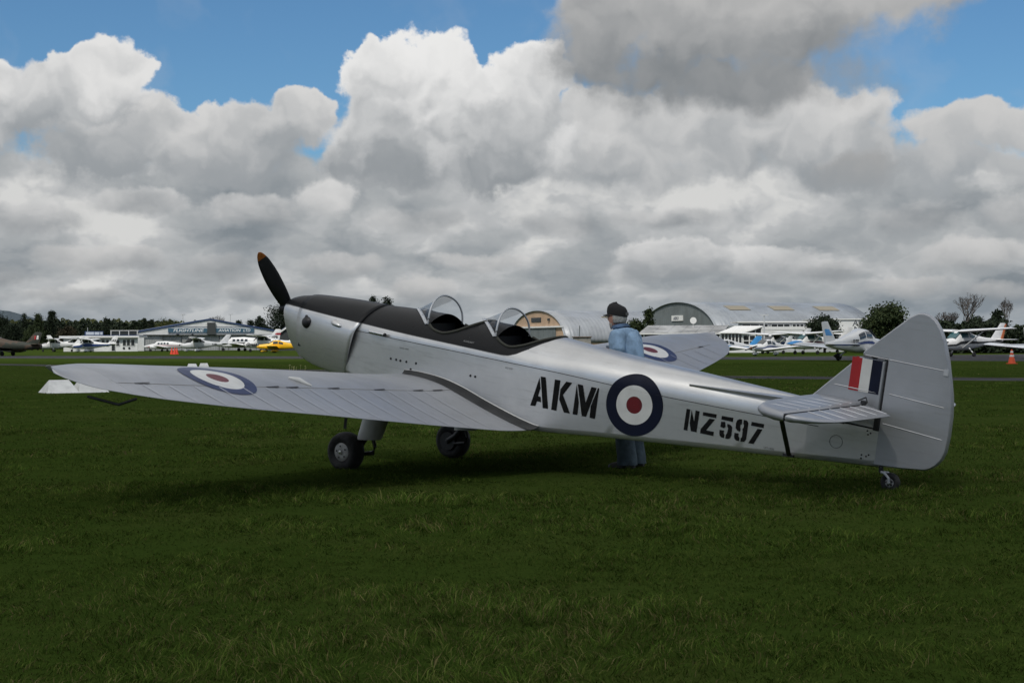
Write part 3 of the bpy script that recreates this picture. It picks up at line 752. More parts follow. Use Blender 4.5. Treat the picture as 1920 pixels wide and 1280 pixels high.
# tail ---------------------------------------------------------------------
FIN = [(6.12, .165), (6.30, .355), (6.50, .565), (6.545, .606), (6.791, .606), (6.791, .10), (6.791, -.26), (6.70, -.26), (6.40, .10)]
fin = part(plate_mesh('fin', FIN, .075, lambda u, v, w: (u, w, v), .013), 'fin', FABR)
RUD = [(6.80, -.283), (7.06, -.262), (7.25, -.237), (7.30, -.215), (7.345, -.178), (7.385, -.12), (7.408, -.05), (7.418, .08), (7.414, .25), (7.395, .40), (7.363, .53), (7.32, .69), (7.265, .85), (7.215, .945), (7.16, 1.012), (7.11, 1.044), (7.06, 1.058), (7.005, 1.052), (6.94, 1.012), (6.80, .878), (6.66, .742), (6.585, .668), (6.572, .650), (6.575, .622), (6.80, .622), (6.80, .30)]
rud = part(plate_mesh('rudder', RUD, .070, lambda u, v, w: (u, w, v), .013), 'rudder', FABR)
for (xa, za), (xb, zb) in (((6.60, .632), (7.30, .612)), ((6.86, .34), (7.34, .31)), ((6.84, .085), (7.36, .045))):
    for sg in (-1, 1):
        t = G(); t.tube([(xa, sg * .035, za), ((xa+xb)/2, sg * .037, (za+zb)/2), (xb, sg * .034, zb)], .0042, 6); part(t, 'rib', FABR, rud)
t = G(); t.box(7.295, 7.335, -.045, -.030, .575, .625); part(t, 'trim_tab_fitting', FRAME, rud)
t = G(); t.tube([(6.36, -.034, .34), (6.55, -.039, .335), (6.74, -.036, .33)], .006, 6); part(t, 'rib', FABR, fin)
fl = empty('fin_flash', (0, 0, 0)); fl.parent = fin
for i, (nm, m_) in enumerate((('red_stripe', FRED), ('white_stripe', WHT), ('blue_stripe', NAVY))):
    for sg in (-1, 1):
        xa, xb = 6.492 + .0905 * i, 6.492 + .0905 * (i + 1); t = G(); V = []
        for x in (xa, xb):
            for z in (.318, .46, .602): V.append((x, sg * .0415, z))
        t.add(V, [(0, 1, 4, 3), (1, 2, 5, 4)]); part(t, nm, m_, fl)
t = G(); t.box(6.7915, 6.7995, -.028, .028, -.26, .61); part(t, 'hinge_gap', BLK, rud)
t = G(); t.tube([(6.80, 0, .02), (6.80, 0, -.27)], .018, 8); part(t, 'rudder_post', FRAME)
t = G(); t.box(6.77, 6.815, -.06, .06, .015, .135); part(t, 'rudder_horn', STEEL)
t = G(); t.tube([(6.42, -.085, .04), (6.60, -.075, .035), (6.80, -.065, .03)], [.009, .007, .006], 6); part(t, 'control_rod', STEEL)
t = G(); t.box(6.38, 6.52, -.10, -.085, .025, .055); part(t, 'rod_fairing', STEEL)
for sg in (-1, 1):
    TP = [(6.19, .06), (6.20, .5), (6.225, .9), (6.265, 1.2), (6.33, 1.40), (6.43, 1.54), (6.54, 1.615), (6.672, 1.645), (6.672, .06)]
    tp = part(plate_mesh('tailplane', TP, .085, lambda u, v, w, s=sg: (u, s * v, .192 + w), .05), 'tailplane', FABR)
    EP = [(6.684, .10), (6.684, 1.645), (6.76, 1.635), (6.85, 1.58), (6.92, 1.48), (6.962, 1.34), (6.985, 1.15), (6.995, .8), (6.998, .30), (6.90, .20), (6.80, .13)]
    ep = part(plate_mesh('elevator', EP, .070, lambda u, v, w, s=sg: (u, s * v, .192 + w * (1 - .75 * max(0, (u - 6.684) / .31)) ), .03), 'elevator', FABR)
    for y in np.arange(.28, 1.5, .205):
        y = float(y)
        xa = 6.27 + max(0, y - 1.0) * .22
        t = G(); t.tube([(xa, sg * y, .229), (6.45, sg * y, .2345), (6.64, sg * y, .232)], .0038, 5); part(t, 'rib', TAPE, tp)
        t = G(); t.tube([(6.715, sg * y, .227), (6.82, sg * y, .2175), (6.955 - max(0, y - 1.2) * .12, sg * y, .2025)], .0038, 5); part(t, 'rib', TAPE, ep)
    t = G(); t.box(6.673, 6.683, min(sg * .08, sg * 1.64), max(sg * .08, sg * 1.64), .165, .222); part(t, 'hinge_gap', BLK, tp)
    t = G(); t.tube([(6.62, sg * .10, .245), (6.69, sg * .11, .285), (6.72, sg * .14, .245)], .006, 6); t.box(6.66, 6.70, sg * .12 - .02, sg * .12 + .02, .225, .255); part(t, 'elevator_horn', STEEL, ep)
    t = G(); t.tube([(6.50, sg * 1.33, .165), (6.085, sg * .15, -.325)], .013, 8, flat=1.6); st = part(t, 'tail_strut', BLK)
    t = G(); t.box(6.03, 6.13, sg * .14 - .012, sg * .14 + .012, -.345, -.325); part(t, 'strut_foot', BLK, st)
    # anti-spin strake ahead of the tailplane
    V = []
    for x in np.linspace(5.08, 6.22, 14):
        k = (x - 5.08) / 1.14; z = .108 + .045 * k; y = float(side_y(x, z))
        V += [(x, sg * y, z + .014 + .012 * k), (x, sg * (y + .016 + .085 * k), z + .010), (x, sg * (y - .002), z - .020 - .030 * k)]
    t = G(); t.add(V, [(3*i+a, 3*i+a+1, 3*i+a+4, 3*i+a+3) for i in range(13) for a in (0, 1)]); part(t, 'strake', SILV, None, 30)
# inspection ring and rivets low on the rear fuselage
t = G(); ring = [side_pt(6.47 + .055 * math.cos(a), -.14 + .055 * math.sin(a), .003) for a in np.linspace(0, 2 * math.pi, 25)]; t.tube(ring, .002, 4); part(t, 'inspection_ring', mt('ring_grey', (.16, .16, .155), .7), fuselage)
for x, z in ((6.72, .0), (6.75, -.015), (6.73, -.03), (6.70, -.21), (6.74, -.215), (6.70, -.24), (6.76, -.20)):
    p = Vector(side_pt(x, z, 0)); t = G(); t.lathe([(.001, -.006), (.007, -.006), (.008, 0)], p, 'y', 8); part(t, 'bolt_head', STEEL)

# undercarriage --------------------------------------------------------------
def wheel(name, c, r, w, hubr, sg, parent=None):
    wh = empty(name, (0, 0, 0)); wh.parent = acf; wh.location = -BASE
    pr_ = [(r * .52, -w * .40), (r * .60, -w * .5), (r * .78, -w * .52), (r * .92, -w * .42), (r * .985, -w * .22), (r, 0), (r * .985, w * .22), (r * .92, w * .42), (r * .78, w * .52), (r * .60, w * .5), (r * .52, w * .40)]
    t = G(); t.lathe(pr_, c, 'y', 40); part(t, 'tyre', RUB, wh, 60)
    t = G(); t.lathe([(.001, -w * .44), (hubr * .5, -w * .45), (hubr * .9, -w * .42), (hubr, -w * .36), (hubr, w * .36), (hubr * .9, w * .42), (.001, w * .44)], c, 'y', 28); h = part(t, 'hub', mt('hub_grey', (.30, .30, .29), .55, .2, var=.25, vs=14), wh, 40)
    for k in range(5):
        a = 2 * math.pi * k / 5 + .6; p = (c[0] + hubr * .6 * math.cos(a), c[1] + sg * w * .43, c[2] + hubr * .6 * math.sin(a)); t = G(); t.lathe([(.0005, -.006), (.010, -.005), (.010, .005), (.0005, .006)], p, 'y', 8); part(t, 'hub_bolt', STEEL, h)
    t = G(); t.lathe([(.0005, -.02), (.018, -.018), (.022, 0), (.018, .018), (.0005, .02)], (c[0], c[1] + sg * w * .45, c[2]), 'y', 12); part(t, 'axle_nut', BRIGHT, h)
    return wh


for sg in (-1, 1):
    yw = sg * .875
    wheel('main_wheel', (1.705, yw, -1.132), .197, .170, .098, sg)
    lg = empty('undercarriage_leg', (0, 0, 0)); lg.parent = acf; lg.location = -BASE
    t = G(); rings = []
    for z, x, rx, ry in ((-.50, 2.0, .145, .115), (-.72, 1.965, .142, .112), (-.95, 1.905, .132, .104), (-.975, 1.898, .125, .098)):
        rings.append([(x + rx * math.cos(a) * (1.15 if math.cos(a) > 0 else .9), sg * .79 + ry * math.sin(a), z + .16 * rx * math.cos(a)) for a in np.linspace(0, 2 * math.pi, 24, endpoint=False)])
    t.loft(rings); part(t, 'leg_fairing', LEGS, lg, 50)
    t = G(); t.tube([(1.89, sg * .79, -.93), (1.80, sg * .775, -1.06), (1.705, sg * .765, -1.135)], .030, 10); part(t, 'fork', BLK, lg, 60)
    t = G(); t.tube([(1.705, sg * .74, -1.135), (1.705, sg * .86, -1.135)], .028, 10); part(t, 'axle', BLK, lg, 60)
    t = G(); t.lathe([(.001, -.02), (.10, -.02), (.10, .02), (.001, .02)], (1.705, sg * .79, -1.135), 'y', 20); part(t, 'brake_drum', STEEL, lg)
    t = G(); t.tube([(1.93, sg * .76, -.95), (1.975, sg * .76, -1.04), (1.955, sg * .76, -1.105), (1.80, sg * .77, -1.145)], [.020, .018, .024, .018], 8); part(t, 'torque_link', BLK, lg, 60)
wheel('tail_wheel', (6.968, 0.0, -.398), .084, .055, .04, -1)
t = G(); t.tube([(6.86, 0, -.25), (6.875, 0, -.33)], .022, 8)
tf = part(t, 'tail_wheel_post', STEEL)
for sg in (-1, 1):
    t = G(); t.tube([(6.875, sg * .01, -.325), (6.92, sg * .035, -.325), (6.965, sg * .042, -.36), (6.968, sg * .042, -.40)], .011, 8); part(t, 'fork_arm', FRAME, tf, 60)

# ------------------------------------------------------------------ the man standing behind the fuselage
def skinned(verts, edges, radii, root=0, sub=2):
    """continuous surface grown over a skeleton"""
    me = bpy.data.meshes.new('sk'); me.from_pydata(verts, edges, []); o = bpy.data.objects.new('sk', me); COL.objects.link(o)
    o.modifiers.new('k', 'SKIN'); o.modifiers.new('s', 'SUBSURF').levels = sub
    for i, r in enumerate(radii): me.skin_vertices[0].data[i].radius = r if hasattr(r, '__len__') else (r, r)
    for i in range(len(verts)): me.skin_vertices[0].data[i].use_root = (i == root)
    dg = bpy.context.evaluated_depsgraph_get(); dg.update(); m2 = bpy.data.meshes.new_from_object(o.evaluated_get(dg))
    V = [tuple(v.co) for v in m2.vertices]; F = [tuple(p.vertices) for p in m2.polygons]
    bpy.data.objects.remove(o); bpy.data.meshes.remove(me); bpy.data.meshes.remove(m2)
    return V, F


def make_person():
    """local frame: +x the way he faces, +y his left, z up"""
    pv = [(0, 0, .90), (.0, 0, 1.02), (.025, 0, 1.18), (.06, 0, 1.33), (.09, 0, 1.43), (.115, 0, 1.485)]
    pe = [(i, i + 1) for i in range(5)]; pr_ = [(.145, .165), (.135, .160), (.135, .175), (.125, .180), (.070, .085), (.055, .058)]
    for sg in (1, -1):
        k = len(pv)
        pv += [(.0, sg * .105, .80), (.035, sg * .115, .48), (-.01, sg * .12, .13)]; pe += [(0, k), (k, k + 1), (k + 1, k + 2)]; pr_ += [(.10, .10), (.078, .078), (.080, .085)]
        k = len(pv)
        pv += [(.055, sg * .205, 1.375), (.03, sg * .265, 1.12), (.22, sg * .20, 1.00)]
        pe += [(3, k), (k, k + 1), (k + 1, k + 2)]; pr_ += [(.078, .078), (.060, .060), (.042, .042)]
        pv += [(.30, sg * .17, 1.00)]; pe += [(k + 2, k + 3)]; pr_ += [(.028, .040)]
        for fi, (dy_, ln, dzz) in enumerate(((.030, .062, .0), (.010, .075, .004), (-.010, .070, .002), (-.028, .055, -.004))):
            j = len(pv); bx, by, bz = .335, sg * (.165 + dy_), 1.0 + dzz
            pv += [(bx, by, bz), (bx + ln * .6, by, bz - .012), (bx + ln * .85, by, bz - .035)]; pe += [(k + 3, j), (j, j + 1), (j + 1, j + 2)]; pr_ += [.0095, .009, .008]
        j = len(pv); pv += [(.30, sg * .125, 1.02), (.335, sg * .105, 1.015)]; pe += [(k + 3, j), (j, j + 1)]; pr_ += [.0105, .009]
    V, F = skinned(pv, pe, pr_)
    # head, joined into the same mesh
    hc = Vector((.145, 0, 1.565)); k = len(V); nu, nv = 24, 18
    for i in range(nv + 1):
        th = math.pi * i / nv
        for j in range(nu):
            a = 2 * math.pi * j / nu; x, y, z = math.sin(th) * math.cos(a), math.sin(th) * math.sin(a), math.cos(th)
            X = x * (.098 if x > 0 else .102); Y = y * .076; Z = z * .118
            if z < -.1: Y *= 1 - .28 * (-z); X = X * (1 - .30 * (-z)) + .022 * (-z)          # jaw
            if x > .75 and abs(y) < .22: X += .016 * max(0, 1 - abs(y) / .22) * max(0, 1 - abs(z + .12) / .30)   # nose
            if x > .6 and abs(z - .10) < .12: X -= .006 * (1 - abs(z - .10) / .12) * (1 if abs(abs(y) - .35) < .2 else 0)   # eye sockets
            if x > .7 and abs(z + .50) < .06: X -= .004                                     # mouth
            V.append((hc.x + X, hc.y + Y, hc.z + Z))
    for i in range(nv):
        for j in range(nu): F.append((k+i*nu+j, k+(i+1)*nu+j, k+(i+1)*nu+(j+1) % nu, k+i*nu+(j+1) % nu))
    for sg in (1, -1):                                                                       # ears
        g_ = G(); g_.lathe([(.001, -.010), (.020, -.008), (.024, 0), (.018, .008), (.001, .010)], (0, 0, 0), 'y', 12); k = len(V)
        V += [(hc.x - .005 + v[0] * .8, hc.y + sg * .076 + v[1], hc.z - .005 + v[2] * 1.35) for v in g_.V]; F += [tuple(i + k for i in f) for f in g_.F]
    return V, F, hc


mx, my = at(1181, 15.42)
man = empty('person', (mx, my, 0), (0, 0, R(153)), 'man in black cap and blue denim shirt standing behind the silver fuselage', 'person'); man.scale = (.955,) * 3
V, F, hc = make_person()
skin = mat('skin', (.55, .29, .21), .55, var=.12, vs=20)
def denim(name, c, sc=22):
    m = mat(name, c, .85, var=.22, vs=7, bump=.55, bs=9); return m
shirt = denim('denim_shirt', (.25, .375, .52)); jeans = denim('denim_jeans', (.055, .085, .105))
me = mesh('body', V, F, 180)
for m_ in (shirt, jeans, skin): me.materials.append(m_)
for p in me.polygons:
    c = p.center
    p.material_index = 2 if (c.z > 1.455 and c.x > .02 and abs(c.y) < .11) or (c.x > .235 and .9 < c.z < 1.06) else (1 if c.z < .90 else 0)
link('body', me, None, man)
# loose shirt body, collar, trouser legs, shoes, cap, hair, beard, spectacles, badge
def ringsweep(name, rows, m, n=28, parent=man, smooth=60, jit=0.0):
    g_ = G(); rr = random.Random(3)
    g_.loft([[(cx + rx * math.cos(a) * (1 + jit * math.sin(5 * a + cz * 37)), cy + ry * math.sin(a) * (1 + jit * math.cos(4 * a + cz * 23)), cz) for a in np.linspace(0, 2 * math.pi, n, endpoint=False)] for cx, cy, cz, rx, ry in rows], False, False)
    return g_.build(name, m, parent, smooth)
ringsweep('shirt', [(-.01, 0, .86, .175, .205), (-.01, 0, .95, .170, .200), (.0, 0, 1.06, .160, .190), (.015, 0, 1.18, .160, .200), (.035, 0, 1.28, .158, .212), (.055, 0, 1.36, .145, .200), (.075, 0, 1.41, .112, .150), (.09, 0, 1.445, .075, .090)], shirt, jit=.035)
for sg in (1, -1):
    gs = G(); gs.tube([(.06, sg * .175, 1.375), (.05, sg * .225, 1.33), (.035, sg * .258, 1.22), (.03, sg * .272, 1.12), (.10, sg * .250, 1.06), (.20, sg * .212, 1.02)], [.088, .090, .080, .072, .064, .054], 16); gs.build('sleeve', shirt, man, 60)
    ringsweep('trouser_leg', [(-.015, sg * .12, .035, .108, .098), (-.012, sg * .12, .10, .104, .096), (.012, sg * .118, .30, .098, .094), (.03, sg * .115, .50, .098, .095), (.01, sg * .105, .75, .112, .105), (.0, sg * .09, .90, .13, .11)], jeans, jit=.055)
    gs = G(); gs.loft([[(x, sg * .125 + w_ * math.cos(a), .004 + h_ * max(0, math.sin(a))) for a in np.linspace(-.2, math.pi + .2, 12)] for x, w_, h_ in ((-.10, .03, .06), (-.07, .042, .085), (.0, .045, .09), (.08, .05, .065), (.15, .046, .05), (.19, .02, .03))]); gs.build('shoe', mt('shoe_dark', (.02, .018, .016), .6), man, 60)
gs = G(); cn = 26
R0 = [(.098 + .082 * math.cos(a) , .094 * math.sin(a), 1.435 + .02 * -math.cos(a)) for a in np.linspace(.35, 2 * math.pi - .35, cn)]
R1 = [(.112 + .073 * math.cos(a), .082 * math.sin(a), 1.487 + .012 * -math.cos(a)) for a in np.linspace(.30, 2 * math.pi - .30, cn)]
R2 = [(.105 + .100 * math.cos(a), .112 * math.sin(a), 1.452 + .018 * -math.cos(a)) for a in np.linspace(.35, 2 * math.pi - .35, cn)]
gs.loft([R0, R1, R2], False, False, False); o = gs.build('collar', denim('denim_collar', (.075, .13, .225)), man, 60); o.modifiers.new('s', 'SOLIDIFY').thickness = .004
capm = mat('cap_black', (.008, .008, .008), .85)
gs = G(); gs.loft([[(hc.x + rx * math.cos(a) - .004, hc.y + ry * math.sin(a), hc.z + zz_ + .018 * math.cos(a)) for a in np.linspace(0, 2 * math.pi, 28, endpoint=False)] for rx, ry, zz_ in ((.112, .090, .020), (.114, .092, .050), (.108, .087, .090), (.086, .070, .122), (.045, .036, .141), (.006, .005, .146))], False, True)
cap = gs.build('cap', capm, man, 60)
gs = G(); NB = 14; V2 = []
for k in range(NB):
    a = -1.05 + 2.1 * k / (NB - 1)
    for r_, dz_ in ((.100, .040), (.155 * math.cos(a * .55), .026)): V2.append((hc.x + r_ * math.cos(a), hc.y + (.088 if r_ < .15 else .105) * math.sin(a) * 1.0, hc.z + dz_ - .018 * abs(math.sin(a))))
gs.add(V2, [(2*k, 2*k+1, 2*k+3, 2*k+2) for k in range(NB - 1)]); o = gs.build('brim', capm, cap); o.parent = cap; o.modifiers.new('s', 'SOLIDIFY').thickness = .005
gs = G(); gs.box(hc.x - .118, hc.x - .112, hc.y - .035, hc.y + .03, hc.z + .018, hc.z + .048); gs.build('strap_patch', mt('patch_grey', (.12, .12, .11), .8), cap)
hair = mat('white_hair', (.48, .47, .43), .9, var=.15, vs=60, bump=.8, bs=140)
gs = G(); V2 = []; NH = 30
for i in range(6):
    for k in range(NH):
        a = 1.45 + (2 * math.pi - 2.9) * k / (NH - 1); z_ = .035 - .100 * i / 5
        sq = 1 - .22 * max(0, -z_ - .02) / .06
        V2.append((hc.x + .110 * sq * math.cos(a), hc.y + .087 * sq * math.sin(a), hc.z + z_ + .006 * math.sin(k * 2.3)))
gs.add(V2, [(i*NH+k, i*NH+k+1, (i+1)*NH+k+1, (i+1)*NH+k) for i in range(5) for k in range(NH - 1)]); o = gs.build('hair', hair, man, 80); o.modifiers.new('s', 'SOLIDIFY').thickness = -.012
gs = G(); V2 = []
for i in range(4):
    for k in range(15):
        a = -1.25 + 2.5 * k / 14; z_ = -.060 - .055 * i / 3; V2.append((hc.x + (.070 - .012 * i / 3) * math.cos(a) + .017, hc.y + (.056 - .012 * i / 3) * math.sin(a), hc.z + z_))
gs.add(V2, [(i*15+k, i*15+k+1, (i+1)*15+k+1, (i+1)*15+k) for i in range(3) for k in range(14)]); o = gs.build('beard', mt('beard_grey', (.33, .29, .26), .9), man, 80); o.modifiers.new('s', 'SOLIDIFY').thickness = -.008
sp = empty('spectacles', (0, 0, 0)); sp.parent = man
for sg in (1, -1):
    gs = G(); gs.tube([(hc.x + .105 + .0 * math.cos(a), hc.y + sg * .034 + .025 * math.cos(a), hc.z + .012 + .019 * math.sin(a)) for a in np.linspace(0, 2 * math.pi, 17)], .002, 5); gs.build('rim', BLK, sp)
    gs = G(); gs.tube([(hc.x + .104, hc.y + sg * .058, hc.z + .018), (hc.x + .02, hc.y + sg * .082, hc.z + .016)], .002, 5); gs.build('temple', BLK, sp)
gs = G(); gs.box(.235, .239, -.02, .085, 1.14, 1.27); bd = gs.build('badge_card', mt('card_white', (.66, .65, .64), .6), man)
gs = G(); gs.box(.2392, .2412, .0, .07, 1.205, 1.245); gs.build('card_print', mt('card_red', (.34, .02, .03), .6), bd)
gs = G(); gs.box(.2328, .2348, -.005, .075, 1.205, 1.245); gs.build('card_print', mt('card_red', (.34, .02, .03), .6), bd)
gs = G(); gs.tube([(.13, .06, 1.44), (.19, .03, 1.36), (.207, .005, 1.27)], .004, 6); gs.tube([(.13, -.06, 1.44), (.19, -.03, 1.36), (.207, -.005, 1.27)], .004, 6); gs.build('lanyard', BLK, man)

# ------------------------------------------------------------------ white boundary markers lying on the grass
white_p = mat('marker_white', (.66, .66, .63), .7, var=.10, vs=3)
def marker(x, d, L, wd, h, yaw, label):
    g_ = G()
    for i, (u0, u1, hh) in enumerate(((0, .52, h), (.50, 1.0, h * 1.08))):
        a, b = (u0 - .5) * L, (u1 - .5) * L; m_ = (a + b) / 2
        g_.add([(a, -wd/2, -.02), (b, -wd/2, -.02), (b, wd/2, -.02), (a, wd/2, -.02), (a + L*.10, 0, hh), (b - L*.10, 0, hh)], [(0, 1, 5, 4), (1, 2, 5), (2, 3, 4, 5), (3, 0, 4), (0, 3, 2, 1)])
    X, Y = at(x, d); o = g_.build('boundary_marker', white_p, None, None, (X, Y, 0), (0, 0, R(yaw)))
    return tag(o, label, 'marker', 'white boundary markers on the grass')
marker(138, 40.2, 1.60, 1.0, .33, 32, 'white ridged boundary marker on the grass below the near wing tip')
marker(371, 76, 1.15, .9, .28, 12, 'small white ridged marker showing just above the near wing roundel')

# ------------------------------------------------------------------ parked aeroplanes (local frame: nose +x, left +y, wheels on z = 0)
PW = mat('aircraft_white', (.64, .64, .63), .35, var=.04, vs=2, coat=.2)
PG = mat('aircraft_grey', (.52, .53, .54), .4, var=.05, vs=2)
GLS = mat('cabin_glass', (.018, .024, .026), .12, spec=.8)
TEAL = mat('teal_screen', (.02, .075, .085), .3)
PB = mt('stripe_blue', (.020, .045, .16), .4); PR = mt('stripe_red', (.26, .02, .03), .4); PM = mt('stripe_maroon', (.14, .018, .035), .4)
PLB = mt('light_blue', (.05, .24, .52), .4); PY = mat('aircraft_yellow', (.82, .45, .010), .4, var=.05, vs=2); PK = mt('aircraft_black', (.012, .013, .015), .5)


def sect(x, w, zb, zt, n=18, e=2.5):
    zc, h = (zb + zt) / 2, (zt - zb) / 2; r = []
    for j in range(n):
        a = 2 * math.pi * j / n; c, s_ = math.cos(a), math.sin(a)
        r.append((x, w * math.copysign(abs(c) ** (2 / e), c), zc + h * math.copysign(abs(s_) ** (2 / e), s_)))
    return r


def fbody(st, m, parent, name='fuselage'):
    g_ = G(); g_.loft([sect(*q) for q in st]); return g_.build(name, m, parent, 40)


def swept(name, p0, p1, c0, c1, t, m, parent, vertical=False):
    """tapered aerofoil from root to tip; p = leading edge point"""
    g_ = G(); rings = []
    for p, c, k in ((p0, c0, 1.0), (tuple(a + (b - a) * .94 for a, b in zip(p0, p1)), c0 + (c1 - c0) * .94, .9), (p1, c1 * .7, .35)):
        r = []
        for u, h in ((0, 0), (.08, .5), (.3, 1.0), (.6, .75), (1.0, .06), (1.0, -.06), (.6, -.45), (.3, -.6), (.08, -.35)):
            dz_ = h * t * c * k
            r.append((p[0] - u * c, p[1] + (dz_ if vertical else 0), p[2] + (0 if vertical else dz_)))
        rings.append(r)
    g_.loft(rings); return g_.build(name, m, parent, 50)


def side_band(name, st, x0, x1, f0, f1, m, parent, out=.012, n=8, slope=0.0):
    """painted stripe or window as a thin skin following both fuselage sides"""
    X = np.array([q[0] for q in st])[::-1]; Wd = np.array([q[1] for q in st])[::-1]; ZBq = np.array([q[2] for q in st])[::-1]; ZTq = np.array([q[3] for q in st])[::-1]
    for sg in (1, -1):
        V = []
        for x in np.linspace(x0, x1, n):
            w_, zb_, zt_ = np.interp(x, X, Wd), np.interp(x, X, ZBq), np.interp(x, X, ZTq)
            for f in np.linspace(f0, f1, 4):
                ff = f + slope * (x - x0); s_ = 2 * ff - 1; y = w_ * max(0, 1 - abs(s_) ** 2.5) ** .4
                V.append((x, sg * (y + out), zb_ + (zt_ - zb_) * ff))
        g_ = G(); g_.add(V, [(i*4+j, i*4+j+1, (i+1)*4+j+1, (i+1)*4+j) for i in range(n - 1) for j in range(3)]); g_.build(name, m, parent, 60)


def gear(parent, pts, r=.20, fair=None, leg=PG):
    for x, y, zt_ in pts:
        w = empty('wheel', (x, y, r)); w.parent = parent
        g_ = G(); g_.lathe([(r * .5, -.07), (r * .85, -.075), (r, 0), (r * .85, .075), (r * .5, .07)], (0, 0, 0), 'y', 16); g_.build('tyre', RUB, w, 60)
        g_ = G(); g_.lathe([(.001, -.05), (r * .52, -.05), (r * .52, .05), (.001, .05)], (0, 0, 0), 'y', 12); g_.build('hub', PG, w)
        if fair:
            g_ = G(); g_.loft([sect(a, b_, c, d, 10, 2) for a, b_, c, d in ((.42, .02, .0, .05), (.25, .11, -.10, .22), (.0, .12, -.08, .26), (-.35, .07, -.02, .20), (-.6, .015, .06, .11))]); g_.build('wheel_fairing', fair, w, 60)
        g_ = G(); g_.tube([(x, y, r), (x + (.0 if abs(y) < .1 else .05), y * .62, zt_)], .05, 8); g_.build('leg', leg, parent)


def prop(parent, x, z, r=.95, ang=20, y=0.0, nb=2, m=PK, spin=PW):
    p = empty('propeller', (x, y, z)); p.parent = parent
    g_ = G(); g_.lathe([(.16, -.02), (.16, .06), (.12, .18), (.03, .28), (.001, .29)], (0, 0, 0), 'x', 14); g_.build('spinner', spin, p, 60)
    for k in range(nb):
        a = R(ang) + 2 * math.pi * k / nb; d = Vector((0, math.cos(a), math.sin(a))); t_ = Vector((.35, -math.sin(a), math.cos(a))).normalized()
        g_ = G(); g_.loft([[Vector((.05, 0, 0)) + d * q * r + t_ * c * u + Vector((1, 0, 0)) * (.015 * v) for u, v in ((1, 0), (0, 1), (-1, 0), (0, -1))] for q, c in ((.08, .05), (.3, .08), (.7, .085), (.95, .055), (1.0, .01))]); g_.build('blade', m, p, 60)


